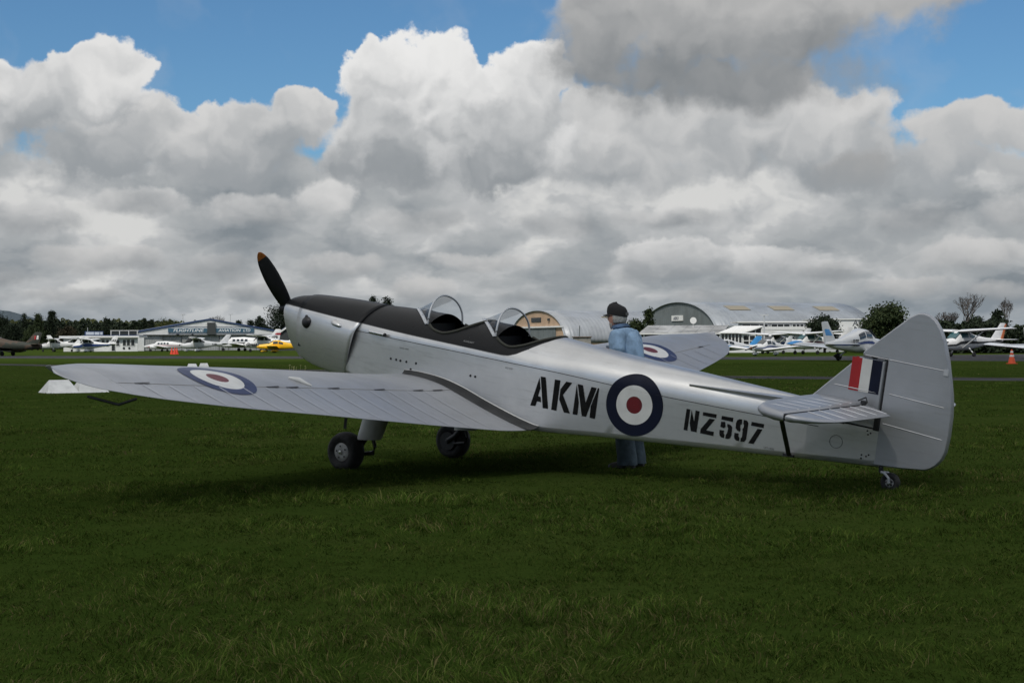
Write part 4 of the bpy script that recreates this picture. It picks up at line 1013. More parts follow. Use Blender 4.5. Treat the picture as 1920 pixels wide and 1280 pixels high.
def plane(name, px_, d, head, label, kind='high', sc=1.0, body=PW, wing=None, fin=None, stripe=None, reg=None, glass=GLS, fair=None, strut=True, finstripe=None, propang=15, group='light aeroplanes parked beyond the taxiway', rudder=None, spin=None, tip=None, sw=False):
    X, Y = at(px_, d); root = empty(name, (X, Y, 0), (0, 0, R(head)), label, 'aeroplane', group); root.scale = (sc,) * 3
    wing = wing or body; fin = fin or body
    if kind == 'high':
        st = [(2.05, .20, .72, 1.10), (1.95, .42, .62, 1.28), (1.3, .52, .55, 1.42), (.75, .55, .52, 1.50), (.25, .56, .50, 2.02), (-.9, .55, .52, 2.05), (-1.7, .46, .66, 1.75), (-3.2, .26, .92, 1.52), (-4.9, .08, 1.12, 1.46), (-5.25, .03, 1.22, 1.42)]
        fb = fbody(st, body, root)
        side_band('side_window', st, -1.55, -.75, .66, .90, glass, root); side_band('side_window', st, -.62, .20, .66, .92, glass, root)
        g_ = G(); g_.add([(.80, -.44, 1.50), (.80, .44, 1.50), (.22, .47, 1.99), (.22, -.47, 1.99)], [(0, 1, 2, 3)]); o = g_.build('windscreen', glass, root); o.location.x = .03
        for sg in (1, -1):
            swept('wing', (.45, sg * .3, 2.02), (.25, sg * 5.4, 2.22), 1.62, 1.12, .10, wing, root)
            if tip: swept('wing_tip', (.28, sg * 4.9, 2.21), (.22, sg * 5.5, 2.24), 1.2, .9, .11, tip, root)
            if strut:
                g_ = G(); g_.tube([(.05, sg * .52, .72), (-.05, sg * 2.6, 2.06)], .045, 8, flat=1.5); g_.build('wing_strut', PW, root)
            swept('tailplane', (-4.2, sg * .08, 1.36), (-4.6, sg * 1.72, 1.36), .95, .62, .06, body, root)
        swept('fin', (-3.75, 0, 1.42), (-4.95, 0, 2.72), 1.35, .72, .05, fin, root, True)
        if rudder: swept('rudder', (-4.85, 0, 1.36), (-5.45, 0, 2.66), .42, .26, .09, rudder, root, True)
        gear(root, [(1.35, 0, .65), (-.45, 1.2, .70), (-.45, -1.2, .70)], .20, fair); prop(root, 2.05, .95, .93, propang, spin=spin or body)
        if stripe: side_band('stripe', st, -4.9, 1.9, .26 if sw else .34, .60 if sw else .50, stripe, root, .014, 14)
        fz, fx0 = 1.85, -5.05
    elif kind == 'low':
        st = [(2.15, .20, .72, 1.04), (2.05, .40, .60, 1.20), (1.2, .52, .52, 1.30), (.65, .55, .48, 1.36), (-.05, .55, .46, 1.80), (-.8, .54, .46, 1.86), (-1.6, .47, .50, 1.62), (-3.2, .25, .66, 1.26), (-4.6, .08, .82, 1.10), (-4.9, .03, .90, 1.05)]
        fb = fbody(st, body, root)
        side_band('side_window', st, -1.50, -.85, .62, .88, glass, root); side_band('side_window', st, -.74, -.02, .62, .90, glass, root)
        g_ = G(); g_.add([(.70, -.42, 1.36), (.70, .42, 1.36), (-.05, .44, 1.79), (-.05, -.44, 1.79)], [(0, 1, 2, 3)]); o = g_.build('windscreen', glass, root); o.location.x = .04
        for sg in (1, -1):
            swept('wing', (.75, sg * .3, .62), (.55, sg * 4.75, 1.02), 1.70, 1.45, .11, wing, root)
            if tip: swept('wing_stripe', (.64, sg * 4.05, .975), (.60, sg * 4.45, 1.01), 1.58, 1.58, .125, tip, root)
            swept('tailplane', (-4.05, sg * .08, .98), (-4.15, sg * 1.75, .98), .82, .72, .06, body, root)
        swept('fin', (-3.45, 0, 1.05), (-4.55, 0, 2.22), 1.30, .68, .05, fin, root, True)
        if finstripe: swept('fin_stripe', (-3.9, 0, 1.45), (-4.25, 0, 1.82), 1.02, .86, .062, finstripe, root, True)
        if rudder: swept('rudder', (-4.62, 0, 1.0), (-5.08, 0, 2.2), .36, .24, .09, rudder, root, True)
        gear(root, [(1.45, 0, .60), (-.20, 1.5, .68), (-.20, -1.5, .68)], .20, fair); prop(root, 2.15, .88, .93, propang, spin=spin or body)
        if stripe: side_band('stripe', st, -4.6, 2.0, .38, .50, stripe, root, .014, 14)
    else:   # twin
        tt = kind == 'ttwin'
        st = [(4.1, .05, .95, 1.12), (3.6, .28, .80, 1.30), (2.6, .50, .66, 1.52), (1.9, .60, .58, 1.68), (1.3, .66, .54, 2.12), (-.6, .66, .54, 2.18), (-2.0, .58, .60, 2.06), (-4.2, .30, .86, 1.68), (-5.9, .08, 1.06, 1.44), (-6.2, .03, 1.16, 1.38)]
        fb = fbody(st, body, root)
        for k in range(4): side_band('side_window', st, .55 - .62 * k, 1.0 - .62 * k, .60, .82, glass, root, n=4)
        g_ = G(); g_.add([(1.85, -.46, 1.70), (1.85, .46, 1.70), (1.28, .50, 2.09), (1.28, -.50, 2.09)], [(0, 1, 2, 3)]); o = g_.build('windscreen', glass, root); o.location.x = .04
        for sg in (1, -1):
            swept('wing', (.9, sg * .4, .80), (.3, sg * 6.0, 1.18), 2.0, 1.05, .11, wing, root)
            nac = empty('engine_nacelle', (0, sg * 1.9, 0)); nac.parent = root
            g_ = G(); g_.loft([sect(a, b_, c, e_) for a, b_, c, e_ in ((2.2, .20, .80, 1.15), (2.05, .36, .66, 1.28), (1.0, .40, .62, 1.32), (-.4, .30, .72, 1.22), (-1.2, .08, .88, 1.06))]); g_.build('nacelle_body', body, nac, 40)
            prop(nac, 2.2, .98, .95, propang + 30 * (sg > 0), nb=3, spin=spin or body)
            if tt: swept('tailplane', (-5.5, sg * .05, 3.02), (-5.75, sg * 2.0, 3.02), .95, .7, .07, body, root)
            else: swept('tailplane', (-5.0, sg * .08, 1.30), (-5.4, sg * 2.3, 1.40), 1.05, .7, .06, body, root)
        swept('fin', (-4.2, 0, 1.50), (-5.5, 0, 3.05 if tt else 3.35), 1.8, .85, .05, fin, root, True)
        if finstripe: swept('fin_stripe', (-5.0, 0, 2.45), (-5.28, 0, 2.80), 1.22, 1.05, .062, finstripe, root, True)
        gear(root, [(2.6, 0, .75), (-.3, 1.9, .80), (-.3, -1.9, .80)], .26)
        if stripe: side_band('stripe', st, -5.9, 3.4, .42, .50, stripe, root, .014, 14)
    if reg:
        txt, x, z, size, m_ = reg
        for sg in (1, -1):
            me = text_mesh(txt, size, 0.0, .012, 'CENTER'); o = link('registration', me, m_, root)
            o.location = (x, sg * .30 if abs(z) < 1.75 and kind != 'fin' else sg * .09, z); o.rotation_euler = (R(90), 0, R(180) if sg > 0 else 0)
            yb = .09
            if z < 1.7: yb = float(np.interp(x, [q[0] for q in st][::-1], [q[1] for q in st][::-1])) + .03
            o.location.y = sg * yb
    return root


# left-hand line
plane('parked_aeroplane', 96, 262, 190, 'high-winged white aeroplane half hidden behind the camouflaged jet', 'high', 1.0)
plane('parked_aeroplane', 146, 268, -12, 'white aeroplane with plain swept fin right of the camouflaged jet', 'high', 1.05, reg=('ZK-JBZ', -3.3, 1.06, .42, PK))
plane('parked_aeroplane', 160, 248, 176, 'white high-winged aeroplane with a broad blue stripe beside the office', 'high', .97, stripe=PB, sw=True, reg=('CAX', -4.75, 1.75, .50, PK), fair=PW, fin=PW, rudder=None)
plane('parked_aeroplane', 306, 252, 176, 'white twin-engined aeroplane with dark T-shaped tail in front of the hangar doors', 'ttwin', .80, fin=PK, stripe=PR, spin=PR, reg=('ZK-FLQ', -3.4, 1.18, .5, PK))
plane('parked_aeroplane', 366, 246, 183, 'pale grey high-winged aeroplane parked right of the orange cones', 'high', 1.0, body=PG, wing=PW, fair=PW, reg=('ZK-EJL', -3.0, 1.10, .36, PK))
plane('parked_aeroplane', 450, 258, 176, 'large white twin-engined aeroplane with red flashes on its tall fin', 'twin', 1.10, stripe=PK, finstripe=PR, reg=('HPB', -5.35, 1.98, .52, PK))
plane('parked_aeroplane', 488, 232, 172, 'white cabin aeroplane with dark lettering on its nose behind the yellow one', 'high', 1.15, strut=False, reg=('YVD', -2.4, 1.22, .50, PK))
pl = bpy.data.objects['parked_aeroplane.006']; me = text_mesh('Great', .62, .25, .02); o = link('nose_lettering', me, PK, pl); o.location = (1.75, .60, .78); o.rotation_euler = (R(90), 0, R(180))
plane('parked_aeroplane', 512, 214, 184, 'small yellow low-winged aeroplane next to the silver cowling', 'low', .93, body=PY, fair=PY)
# camouflaged jet at the left edge
CAM = bpy.data.materials.new('camouflage'); CAM.use_nodes = True; n_ = NT(CAM.node_tree); o_ = n_.node('ShaderNodeTexCoord').outputs['Object']
n_.l.new(n_.ramp(n_.noise(o_, .55, 2, .5, .6), [(.46, (.016, .020, .012)), (.48, (.055, .034, .020)), (.56, (.055, .034, .020)), (.58, (.012, .015, .012))]), n_.n['Principled BSDF'].inputs['Base Color'])
n_.n['Principled BSDF'].inputs['Roughness'].default_value = .7
X, Y = at(8, 172); jet = empty('camouflaged_jet', (X, Y, 0), (0, 0, R(174)), 'green and brown camouflaged jet aeroplane at the left edge of the field', 'jet'); jet.scale = (.95, .95, .86)
JS = [(6.0, .05, 1.05, 1.25), (5.0, .40, .85, 1.60), (3.6, .62, .70, 1.85), (2.2, .70, .62, 2.30), (.8, .72, .60, 2.42), (-.6, .70, .62, 2.05), (-2.4, .58, .70, 1.80), (-3.8, .42, .82, 1.60), (-4.5, .30, .92, 1.45)]
fbody(JS, CAM, jet)
g_ = G(); g_.loft([sect(a, b_, c, e_, 14, 2) for a, b_, c, e_ in ((2.9, .10, 1.9, 2.1), (2.2, .48, 1.9, 2.52), (1.0, .50, 1.9, 2.62), (.3, .2, 1.9, 2.35))]); g_.build('canopy', GLS, jet, 60)
for sg in (1, -1):
    swept('wing', (1.4, sg * .5, .95), (-.2, sg * 4.9, 1.15), 2.6, 1.3, .08, CAM, jet); swept('tailplane', (-3.3, sg * .2, 1.45), (-4.0, sg * 1.9, 1.50), 1.2, .7, .06, CAM, jet)
    g_ = G(); g_.loft([sect(a, b_, c, e_, 12, 2) for a, b_, c, e_ in ((1.4, .05, .55, .65), (.8, .22, .42, .85), (-.6, .22, .42, .85), (-1.3, .04, .58, .68))]); o = g_.build('drop_tank', mt('tank_grey', (.10, .11, .10), .6), jet, 60); o.location.y = sg * 3.2
fn = swept('fin', (-2.5, 0, 1.62), (-3.8, 0, 3.05), 1.75, .85, .05, CAM, jet, True)
for i, m_ in enumerate((FRED, WHT)): swept('fin_flash', (-3.62 - .28 * i, 0, 2.10), (-3.70 - .28 * i, 0, 2.62), .30, .30, .30, m_, jet, True)
gear(jet, [(3.4, 0, .8), (-.4, 1.5, .95), (-.4, -1.5, .95)], .28, leg=PK)

# right-hand line
plane('parked_aeroplane', 1352, 150, 196, 'light aeroplane with bright blue fin beyond the far wing tip', 'low', .82, body=PG, fin=PLB, rudder=PLB, stripe=PLB)
plane('parked_aeroplane', 1448, 160, 213, 'white high-winged aeroplane with pointed spinner facing left in the right-hand line', 'high', .98, stripe=PB, spin=PK)
plane('parked_aeroplane', 1432, 138, 222, 'white low-winged aeroplane with dark blue belly and brown spinner facing the camera', 'low', .80, stripe=PB, spin=mt('spinner_brown', (.12, .05, .03), .5), fair=PW)
plane('parked_aeroplane', 1512, 152, 205, 'white high-winged aeroplane with maroon nose band in the right-hand line', 'high', 1.0, stripe=PM, glass=TEAL, strut=True, spin=PM)
plane('parked_aeroplane', 1590, 168, 200, 'white high-winged aeroplane mostly hidden behind the blue-striped one', 'high', 1.0, glass=TEAL, stripe=PB)
plane('parked_aeroplane', 1620, 99, 52, 'white low-winged aeroplane with blue-striped fin, tail towards the camera', 'low', 1.12, finstripe=PLB, stripe=PB, fair=PK, reg=('BZB', -1.9, .86, .52, PK), tip=PLB, rudder=PW)
plane('parked_aeroplane', 1797, 124, 212, 'white high-winged aeroplane showing right of the big silver rudder', 'high', 1.0, glass=TEAL, rudder=mt('rudder_orange', (.42, .12, .04), .5), stripe=PK)
plane('parked_aeroplane', 1968, 112, 52, 'white low-winged aeroplane with only its striped tail in view at the right edge', 'low', 1.0, finstripe=PB, stripe=PB, rudder=PW)

# ------------------------------------------------------------------ cones and small field furniture
CO = mat('cone_orange', (.62, .075, .018), .6); CWh = mt('cone_white', (.6, .6, .58), .6)
def cone(x, d, h, label, banded=True, m=CO):
    X, Y = at(x, d); c = empty('traffic_cone', (X, Y, 0), (0, 0, .3), label, 'cone', 'orange traffic cones')
    g_ = G(); g_.lathe([(.001, .03), (.26 * h, .03), (.05 * h, h), (.001, h)], (0, 0, 0), 'z', 20); b_ = g_.build('cone_body', m, c, 40)
    g_ = G(); g_.box(-.28 * h, .28 * h, -.28 * h, .28 * h, 0, .035); g_.build('cone_foot', m, c)
    if banded:
        for z0, z1 in ((.50, .62), (.78, .90)):
            r = lambda z: (.26 - .21 * (z - .03 / h) / (1 - .03 / h)) * h + .006
            g_ = G(); g_.lathe([(r(z0) - .03, z0 * h), (r(z0), z0 * h), (r(z1), z1 * h), (r(z1) - .03, z1 * h)], (0, 0, 0), 'z', 20); g_.build('white_band', CWh, c, 40)
cone(1897, 84.5, .78, 'orange cone with white bands on the taxiway at the right edge')
CR = mat('drum_red', (.62, .045, .015), .6)
cone(322, 188, .80, 'leftmost of the three orange-red cones before the hangar doors', False, CR)
cone(327.5, 186, .84, 'middle one of the three orange-red cones before the hangar doors', False, CR)
cone(331.5, 189, .80, 'rightmost of the three orange-red cones before the hangar doors', False, CR)
# dandelions beyond the port wing
fl_ = G(); rr = random.Random(5)
for k in range(12):
    X, Y = at(553 + rr.gauss(0, 9), 66 + rr.random() * 8); h = .10 + .16 * rr.random()
    fl_.tube([(X, Y, 0), (X + .02, Y, h)], .006, 4); fl_.lathe([(.001, -.02), (.035, 0), (.001, .02)], (X + .02, Y, h), 'z', 6)
tag(fl_.build('wild_flowers', mt('dandelion', (.30, .29, .12), .8)), 'pale yellow flowers in the grass beyond the near wing', 'flowers', kind='stuff')

# ------------------------------------------------------------------ buildings (local frame: x along the front, y away from the field, z up)
def metal_sheet(name, c, ax=0, sc=22.0, rough=.5, var=.14):
    m = mat(name, c, rough, .15, var=var, vs=.35); n = NT(m.node_tree); b = n.n['Principled BSDF']
    o = n.node('ShaderNodeTexCoord').outputs['Object']; q = n.sep(o)[ax]
    bp = n.node('ShaderNodeBump'); bp.inputs['Strength'].default_value = .5; bp.inputs['Distance'].default_value = .03
    n.l.new(n.m('SINE', n.m('MULTIPLY', q, sc)), bp.inputs['Height']); n.l.new(bp.outputs[0], b.inputs['Normal']); return m


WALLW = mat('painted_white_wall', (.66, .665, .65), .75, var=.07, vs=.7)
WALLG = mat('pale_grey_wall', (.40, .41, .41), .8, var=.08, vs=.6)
TRIMW = mt('white_trim', (.66, .66, .64), .6); TRIMB = mt('blue_trim', (.022, .045, .12), .5)
ROOFB = metal_sheet('blue_grey_roof', (.19, .22, .26), 0); DOORG = metal_sheet('grey_door_sheet', (.34, .345, .34), 0, 14)
SIGNB = mt('sign_blue', (.045, .11, .165), .6); DGREY = mt('dark_grey_box', (.045, .05, .05), .7); LETW = mt('sign_lettering', (.74, .75, .75), .6)
PANE = mat('window_glass', (.022, .026, .028), .15, spec=.8)


def bx(root, name, m, *b, loc=None):
    g_ = G()
    for q in b: g_.box(*q)
    return g_.build(name, m, root, None, loc)


def fit_text(parent, name, s_, x0, x1, z0, z1, y, m, shear=0.0, bold=.0):
    me = text_mesh(s_, 1.0, shear, bold); co = np.array([v.co[:] for v in me.vertices]); a, b = co.min(0), co.max(0)
    o = link(name, me, m, parent); sx, sz = (x1 - x0) / (b[0] - a[0]), (z1 - z0) / (b[1] - a[1])
    o.scale = (sx, sz, 1); o.rotation_euler = (R(90), 0, 0); o.location = (x0 - a[0] * sx, y, z0 - a[1] * sz); return o


def window(root, x0, x1, z0, z1, y, nx=2, frame=TRIMW, t=.07):
    w = bx(root, 'window', PANE, (x0, x1, y + .02, y + .05, z0, z1))
    b = [(x0, x1, y - .02, y + .018, z0 - t, z0), (x0, x1, y - .02, y + .018, z1, z1 + t)]
    for k in range(nx + 1): xx = x0 + (x1 - x0) * k / nx; b.append((xx - t / 2, xx + t / 2, y - .025, y + .019, z0 + .001, z1 - .001))
    for q in b: bx(w, 'frame', frame, q)
    return w


# gabled hangar with the blue name board
hx, hy = at(255, 285); hg = empty('gabled_hangar', (hx, hy, 0), (0, 0, R(18)), 'white gabled hangar with blue name board and grey sliding doors', 'hangar')
HW_, EV, AP, DT, HD = 26.8, 3.50, 5.85, 2.95, 22.0
g_ = G(); g_.prism([(0, DT), (HW_, DT), (HW_, EV), (HW_ / 2, AP), (0, EV)], lambda u, v: (u, 0, v), lambda u, v: (u, .25, v)); g_.build('gable_wall', WALLW, hg)
bx(hg, 'pier', WALLW, (0, 1.45, 0, .25, 0, DT - .002)); bx(hg, 'pier', WALLW, (HW_ - 1.2, HW_, 0, .25, 0, DT - .002))
for k in range(7):
    w_ = (HW_ - 2.65) / 7; a = 1.45 + w_ * k; bx(hg, 'door_panel', DOORG, (a + .05, a + w_ - .05, .30 + .12 * (k % 2), .36 + .12 * (k % 2), .05, DT - .02))
bx(hg, 'door_track', DGREY, (1.3, HW_ - 1.0, -.12, -.01, DT - .12, DT + .06))
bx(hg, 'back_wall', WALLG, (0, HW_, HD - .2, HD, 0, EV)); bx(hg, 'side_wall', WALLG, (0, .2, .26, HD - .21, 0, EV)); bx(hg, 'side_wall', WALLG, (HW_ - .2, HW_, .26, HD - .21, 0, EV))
for sg, nm in ((0, 'left'), (1, 'right')):
    xa, xb = (-.5, HW_ / 2) if not sg else (HW_ + .5, HW_ / 2); za = EV - .5 * (AP - EV) / (HW_ / 2)
    g_ = G(); g_.add([(xa, -.10, za + .10), (xb, -.10, AP + .10), (xb, HD + .3, AP + .10), (xa, HD + .3, za + .10), (xa, -.10, za + .02), (xb, -.10, AP + .02), (xb, HD + .3, AP + .02), (xa, HD + .3, za + .02)], [(0, 1, 2, 3), (7, 6, 5, 4), (0, 4, 5, 1), (1, 5, 6, 2), (2, 6, 7, 3), (3, 7, 4, 0)]); g_.build('roof_slope', ROOFB, hg)
    g_ = G(); g_.add([(xa, -.17, za + .16), (xb, -.17, AP + .16), (xb, -.17, AP - .12), (xa, -.17, za - .12), (xa, -.11, za + .16), (xb, -.11, AP + .16), (xb, -.11, AP - .12), (xa, -.11, za - .12)], [(0, 1, 2, 3), (7, 6, 5, 4), (0, 4, 5, 1), (2, 6, 7, 3), (3, 7, 4, 0), (1, 5, 6, 2)]); g_.build('barge_board', TRIMB, hg)
sg_ = bx(hg, 'name_board', SIGNB, (5.8, 21.7, -.12, -.01, 3.42, 4.16))
fit_text(sg_, 'board_lettering', 'FLIGHTLINE', 6.75, 12.35, 3.53, 4.05, -.135, LETW, .22, .02); fit_text(sg_, 'board_lettering', 'AVIATION', 15.0, 19.2, 3.53, 4.05, -.135, LETW, .22, .02); fit_text(sg_, 'board_lettering', 'LTD', 19.65, 21.0, 3.53, 4.05, -.135, LETW, .22, .02)
bx(hg, 'board_line', TRIMB, (5.8, 21.7, -.06, -.01, 4.40, 4.45)); bx(hg, 'board_line', TRIMB, (5.8, 21.7, -.06, -.01, 3.18, 3.23))
bx(hg, 'door_head_box', DGREY, (12.95, 14.5, -.30, -.13, 3.0, 5.25)); bx(hg, 'wall_lamp', DGREY, (7.3, 7.8, -.35, -.01, 3.0, 3.12)); bx(hg, 'wall_lamp', DGREY, (10.1, 10.4, -.35, -.01, 3.0, 3.12))
# office beside it
ox, oy = at(119, 272); of = empty('airfield_office', (ox, oy, 0), (0, 0, R(3)), 'low white flat-roofed office left of the gabled hangar', 'office')
bx(of, 'front_wall', WALLW, (0, 12.9, 0, .2, 0, 2.40)); bx(of, 'side_wall', WALLW, (0, .2, .2, 7, 0, 2.40)); bx(of, 'flat_roof', TRIMW, (-.6, 13.3, -.7, 7.2, 2.42, 2.74)); bx(of, 'roof_edge', TRIMB, (3.5, 13.2, -.45, 7.0, 2.742, 2.86))
for x0, x1, nx in ((5.7, 6.3, 1), (6.6, 7.2, 1), (7.4, 7.9, 1), (8.35, 9.0, 1), (9.15, 9.75, 1), (10.3, 10.9, 1), (11.0, 11.6, 1), (11.75, 12.4, 1)): window(of, x0, x1, 1.0 if x0 != 8.35 else .1, 2.05, -.06, nx)
sb = bx(of, 'roof_sign', TRIMB, (3.75, 6.95, -.2, -.1, 2.75, 3.55))
for a, b in ((3.95, 5.35), (5.45, 6.3), (6.42, 6.85)): bx(sb, 'sign_panel', mt('sign_pale', (.42, .46, .52), .6), (a, b, -.23, -.201, 2.92, 3.42))
for x in (10.5, 11.45):
    g_ = G(); g_.lathe([(.001, -.05), (.20, -.05), (.20, .0)], (x, -.02, .55), 'y', 16); g_.build('wall_vent', PK, of)
cl = bx(of, 'clerestory', PANE, (8.1, 12.85, .8, .9, 2.87, 3.62)); [bx(cl, 'mullion', TRIMW, (x - .06, x + .06, .74, .799, 2.87, 3.62)) for x in (8.1, 9.6, 11.2, 12.7)]; bx(cl, 'capping', TRIMW, (8.0, 12.95, .70, 1.2, 3.622, 3.72))
g_ = G(); g_.tube([(4.1, .5, 2.75), (4.1, .5, 4.2)], .04, 6); g_.build('aerial', PG, of)
# dark gabled shed behind the cowling
sx_, sy_ = at(503, 278); sh_ = empty('dark_shed', (sx_, sy_, 0), (0, 0, R(4)), 'dark gabled shed with white bargeboards behind the silver cowling', 'shed'); sh_.scale = (1.16, 1.16, 1.16)
g_ = G(); g_.prism([(0, 0), (5.9, 0), (5.9, 1.75), (2.95, 3.75), (0, 1.75)], lambda u, v: (u, 0, v), lambda u, v: (u, 6, v)); g_.build('shed_body', mat('shed_dark', (.035, .04, .04), .8), sh_)
for sg in (0, 1):
    xa, xb = (-.4, 2.95) if not sg else (6.3, 2.95); za, zb_ = 1.5, 3.78
    for nm, m_, y0, y1, h0, h1 in (('barge_board', TRIMW, -.28, -.18, -.28, .02), ('roof_slope', TRIMB, -.175, 6.2, .0, .10)):
        g_ = G(); g_.add([(xa, y0, za + h1), (xb, y0, zb_ + h1), (xb, y0, zb_ + h0), (xa, y0, za + h0), (xa, y1, za + h1), (xb, y1, zb_ + h1), (xb, y1, zb_ + h0), (xa, y1, za + h0)], [(0, 1, 2, 3), (7, 6, 5, 4), (0, 4, 5, 1), (2, 6, 7, 3), (3, 7, 4, 0), (1, 5, 6, 2)]); g_.build(nm, m_, sh_)


def vault(name, label, px_, d, beta, L, Wd, H, z0, roofm, wallm, cat='hangar'):
    X, Y = at(px_, d); r = empty(name, (X, Y, 0), (0, 0, R(beta)), label, cat)
    prof = [(Wd / 2 - Wd / 2 * math.cos(a), z0 + (H - z0) * math.sin(a) ** .92) for a in np.linspace(0, math.pi, 33)]
    def row(x, grow=0.0): return [(x, Wd / 2 + (y - Wd / 2) * (1 + grow / Wd), z + grow * .5) for y, z in prof]
    g_ = G(); xs = np.linspace(-.25, L + .25, 9); g_.loft([row(x, .14) for x in xs] , False, False, False); o = g_.build('vaulted_roof', roofm, r, 60); o.modifiers.new('s', 'SOLIDIFY').thickness = .08
    for nm, x in (('front_wall', 0.0), ('back_wall', L)):
        g_ = G(); g_.prism([(0, 0)] + prof + [(Wd, 0)], lambda u, v, x=x: (x, u, v), lambda u, v, x=x: (x + .2, u, v)); g_.build(nm, wallm, r)
    bx(r, 'side_wall', wallm, (.21, L - .01, 0, .2, 0, z0 + .3)); bx(r, 'side_wall', wallm, (.21, L - .01, Wd - .2, Wd, 0, z0 + .3))
    return r, prof


RFL = metal_sheet('light_steel_roof', (.27, .285, .30), 0, 9, .45, .10); RFG = metal_sheet('grey_steel_roof', (.25, .27, .29), 0, 9, .45, .12)
TANW = mat('tan_plaster', (.43, .30, .20), .8, var=.08, vs=.5); SLATE = metal_sheet('slate_sheet', (.15, .17, .172), 1, 9, .6, .10)
th, pf = vault('tan_arched_hangar', 'tan arch-fronted hangar with long pale vaulted roof left of the man', 1060, 252, 23, 19.5, 22.5, 6.55, 1.2, RFL, TANW)
bx(th, 'door_lintel', TRIMW, (-.35, -.01, .8, 21.6, 3.75, 4.0)); bx(th, 'hangar_door', SLATE, (-.12, -.01, 3.6, 20.4, .0, 3.74)); bx(th, 'gable_window', PANE, (-.1, -.01, 9.6, 13.6, 4.75, 5.5)); bx(th, 'wall_lamp', DGREY, (-.3, -.01, 6.0, 6.5, 4.9, 5.3))
bx(th, 'skylight', mt('skylight_tan', (.24, .21, .15), .5), (8.4, 10.6, 3.6, 3.75, 4.9, 5.6))
gh, pf = vault('grey_arched_hangar', 'grey arch-fronted hangar with skylights in its long silver roof', 1347, 215, 22, 26.0, 24.0, 6.95, 1.2, RFG, SLATE)
sgn = bx(gh, 'gable_sign', TRIMW, (-.14, -.01, 10.2, 13.6, 4.35, 5.15)); me = text_mesh('AERO', .62, .2, .02); o = link('sign_lettering', me, mt('sign_dark', (.05, .06, .09), .6), sgn); o.location = (-.15, 13.0, 4.52); o.rotation_euler = (R(90), 0, R(-90))
for x in (4.2, 11.5, 19.2):
    V2 = []
    for k in range(6):
        a = .86 + .20 * k / 5; y, z = 12 - 12 * math.cos(a), 1.2 + 5.75 * math.sin(a) ** .92
        for xx in (x, x + 3.4): V2.append((xx, y - .16, z + .20))
    g_ = G(); g_.add(V2, [(2*k, 2*k+1, 2*k+3, 2*k+2) for k in range(5)]); o = g_.build('skylight', mt('skylight_tan', (.24, .21, .15), .5), gh); o.modifiers.new('s', 'SOLIDIFY').thickness = .05
g_ = G(); g_.tube([(6.5, -3.2, 3.25), (-3.0, -2.0, 3.25)], .30, 10); g_.build('duct', SLATE, gh, 60)


def low_building(name, label, x0, x1, d, dep, cat='building', yaw=0.0):
    X, Y = at(x0, d); return empty(name, (X, Y, 0), (0, 0, R(yaw)), label, cat), (x1 - x0) * d / FPX
CORR = metal_sheet('weathered_white_roof', (.30, .30, .29), 0, 7, .6, .30)
vb, w_ = low_building('veranda_building', 'low building with weathered pale roof and dark veranda right of the man', 1203, 1352, 192, 8)
bx(vb, 'back_wall', mt('veranda_dark', (.03, .032, .032), .8), (0, w_, 1.6, 8, 0, 2.3))
for k in range(12):        # roof sheets
    a, b = -.4 + (w_ + .6) * k / 12, -.4 + (w_ + .6) * (k + 1) / 12
    g_ = G(); dz_ = .015 * (k % 2); sk = 1.9
    g_.add([(a, -.5, 2.40 + dz_), (b - .02, -.5, 2.40 + dz_), (b - .02 + sk, 8, 3.42 + dz_), (a + sk, 8, 3.42 + dz_), (a, -.5, 2.32 + dz_), (b - .02, -.5, 2.32 + dz_), (b - .02 + sk, 8, 3.34 + dz_), (a + sk, 8, 3.34 + dz_)], [(0, 1, 2, 3), (7, 6, 5, 4), (0, 4, 5, 1), (1, 5, 6, 2), (2, 6, 7, 3), (3, 7, 4, 0)]); g_.build('roof_sheet', CORR, vb)
bx(vb, 'gutter', TRIMW, (-.4, w_, -.62, -.505, 2.22, 2.38))
for k in range(6): bx(vb, 'post', TRIMW, (.2 + k * (w_ - .5) / 5, .34 + k * (w_ - .5) / 5, -.42, -.28, 0, 2.215))
for k in range(3): window(vb, 1.2 + k * 2.9, 2.6 + k * 2.9, .7, 1.9, 1.53, 2)
g_ = G(); g_.lathe([(.001, -.1), (.42, -.1), (.34, .1), (.001, .16)], (7.0, 5.0, 4.0), 'y', 20); g_.tube([(7, 5.1, 3.1), (7, 5.1, 4.0)], .05, 6); g_.build('satellite_dish', TRIMW, vb, 40)
cs, w_ = low_building('sun_room', 'glazed white sun room with sloping roof beside the veranda', 1351, 1392, 182, 6)
bx(cs, 'base_wall', WALLW, (0, w_, 0, .2, 0, .75)); bx(cs, 'base_wall', WALLW, (w_ + .0, w_ + 2.3, 0, .2, 0, .75)); bx(cs, 'glazing', PANE, (.05, w_ - .05, .06, .12, .75, 2.30))
for k in range(7): bx(cs, 'mullion', TRIMW, (k * (w_ - .1) / 6, k * (w_ - .1) / 6 + .12, -.05, .055, .75, 2.30))
bx(cs, 'dark_bay', mt('veranda_dark', (.03, .032, .032), .8), (w_ + .05, w_ + .5, .21, .3, 0, 2.7))
g_ = G(); g_.add([(w_ + .05, .22, .75), (w_ + 2.3, .22, .75), (w_ + 2.3, .22, 3.05), (w_ + .05, .22, 2.35)], [(0, 1, 2, 3)]); g_.build('side_glazing', PANE, cs)
for k in range(4): bx(cs, 'mullion', TRIMW, (w_ + .05 + k * .72, w_ + .17 + k * .72, .05, .215, .75, 2.35 + .22 * k))
for z in (1.35, 2.0): bx(cs, 'transom', TRIMW, (w_ + .17, w_ + 2.3, .02, .049, z, z + .09))
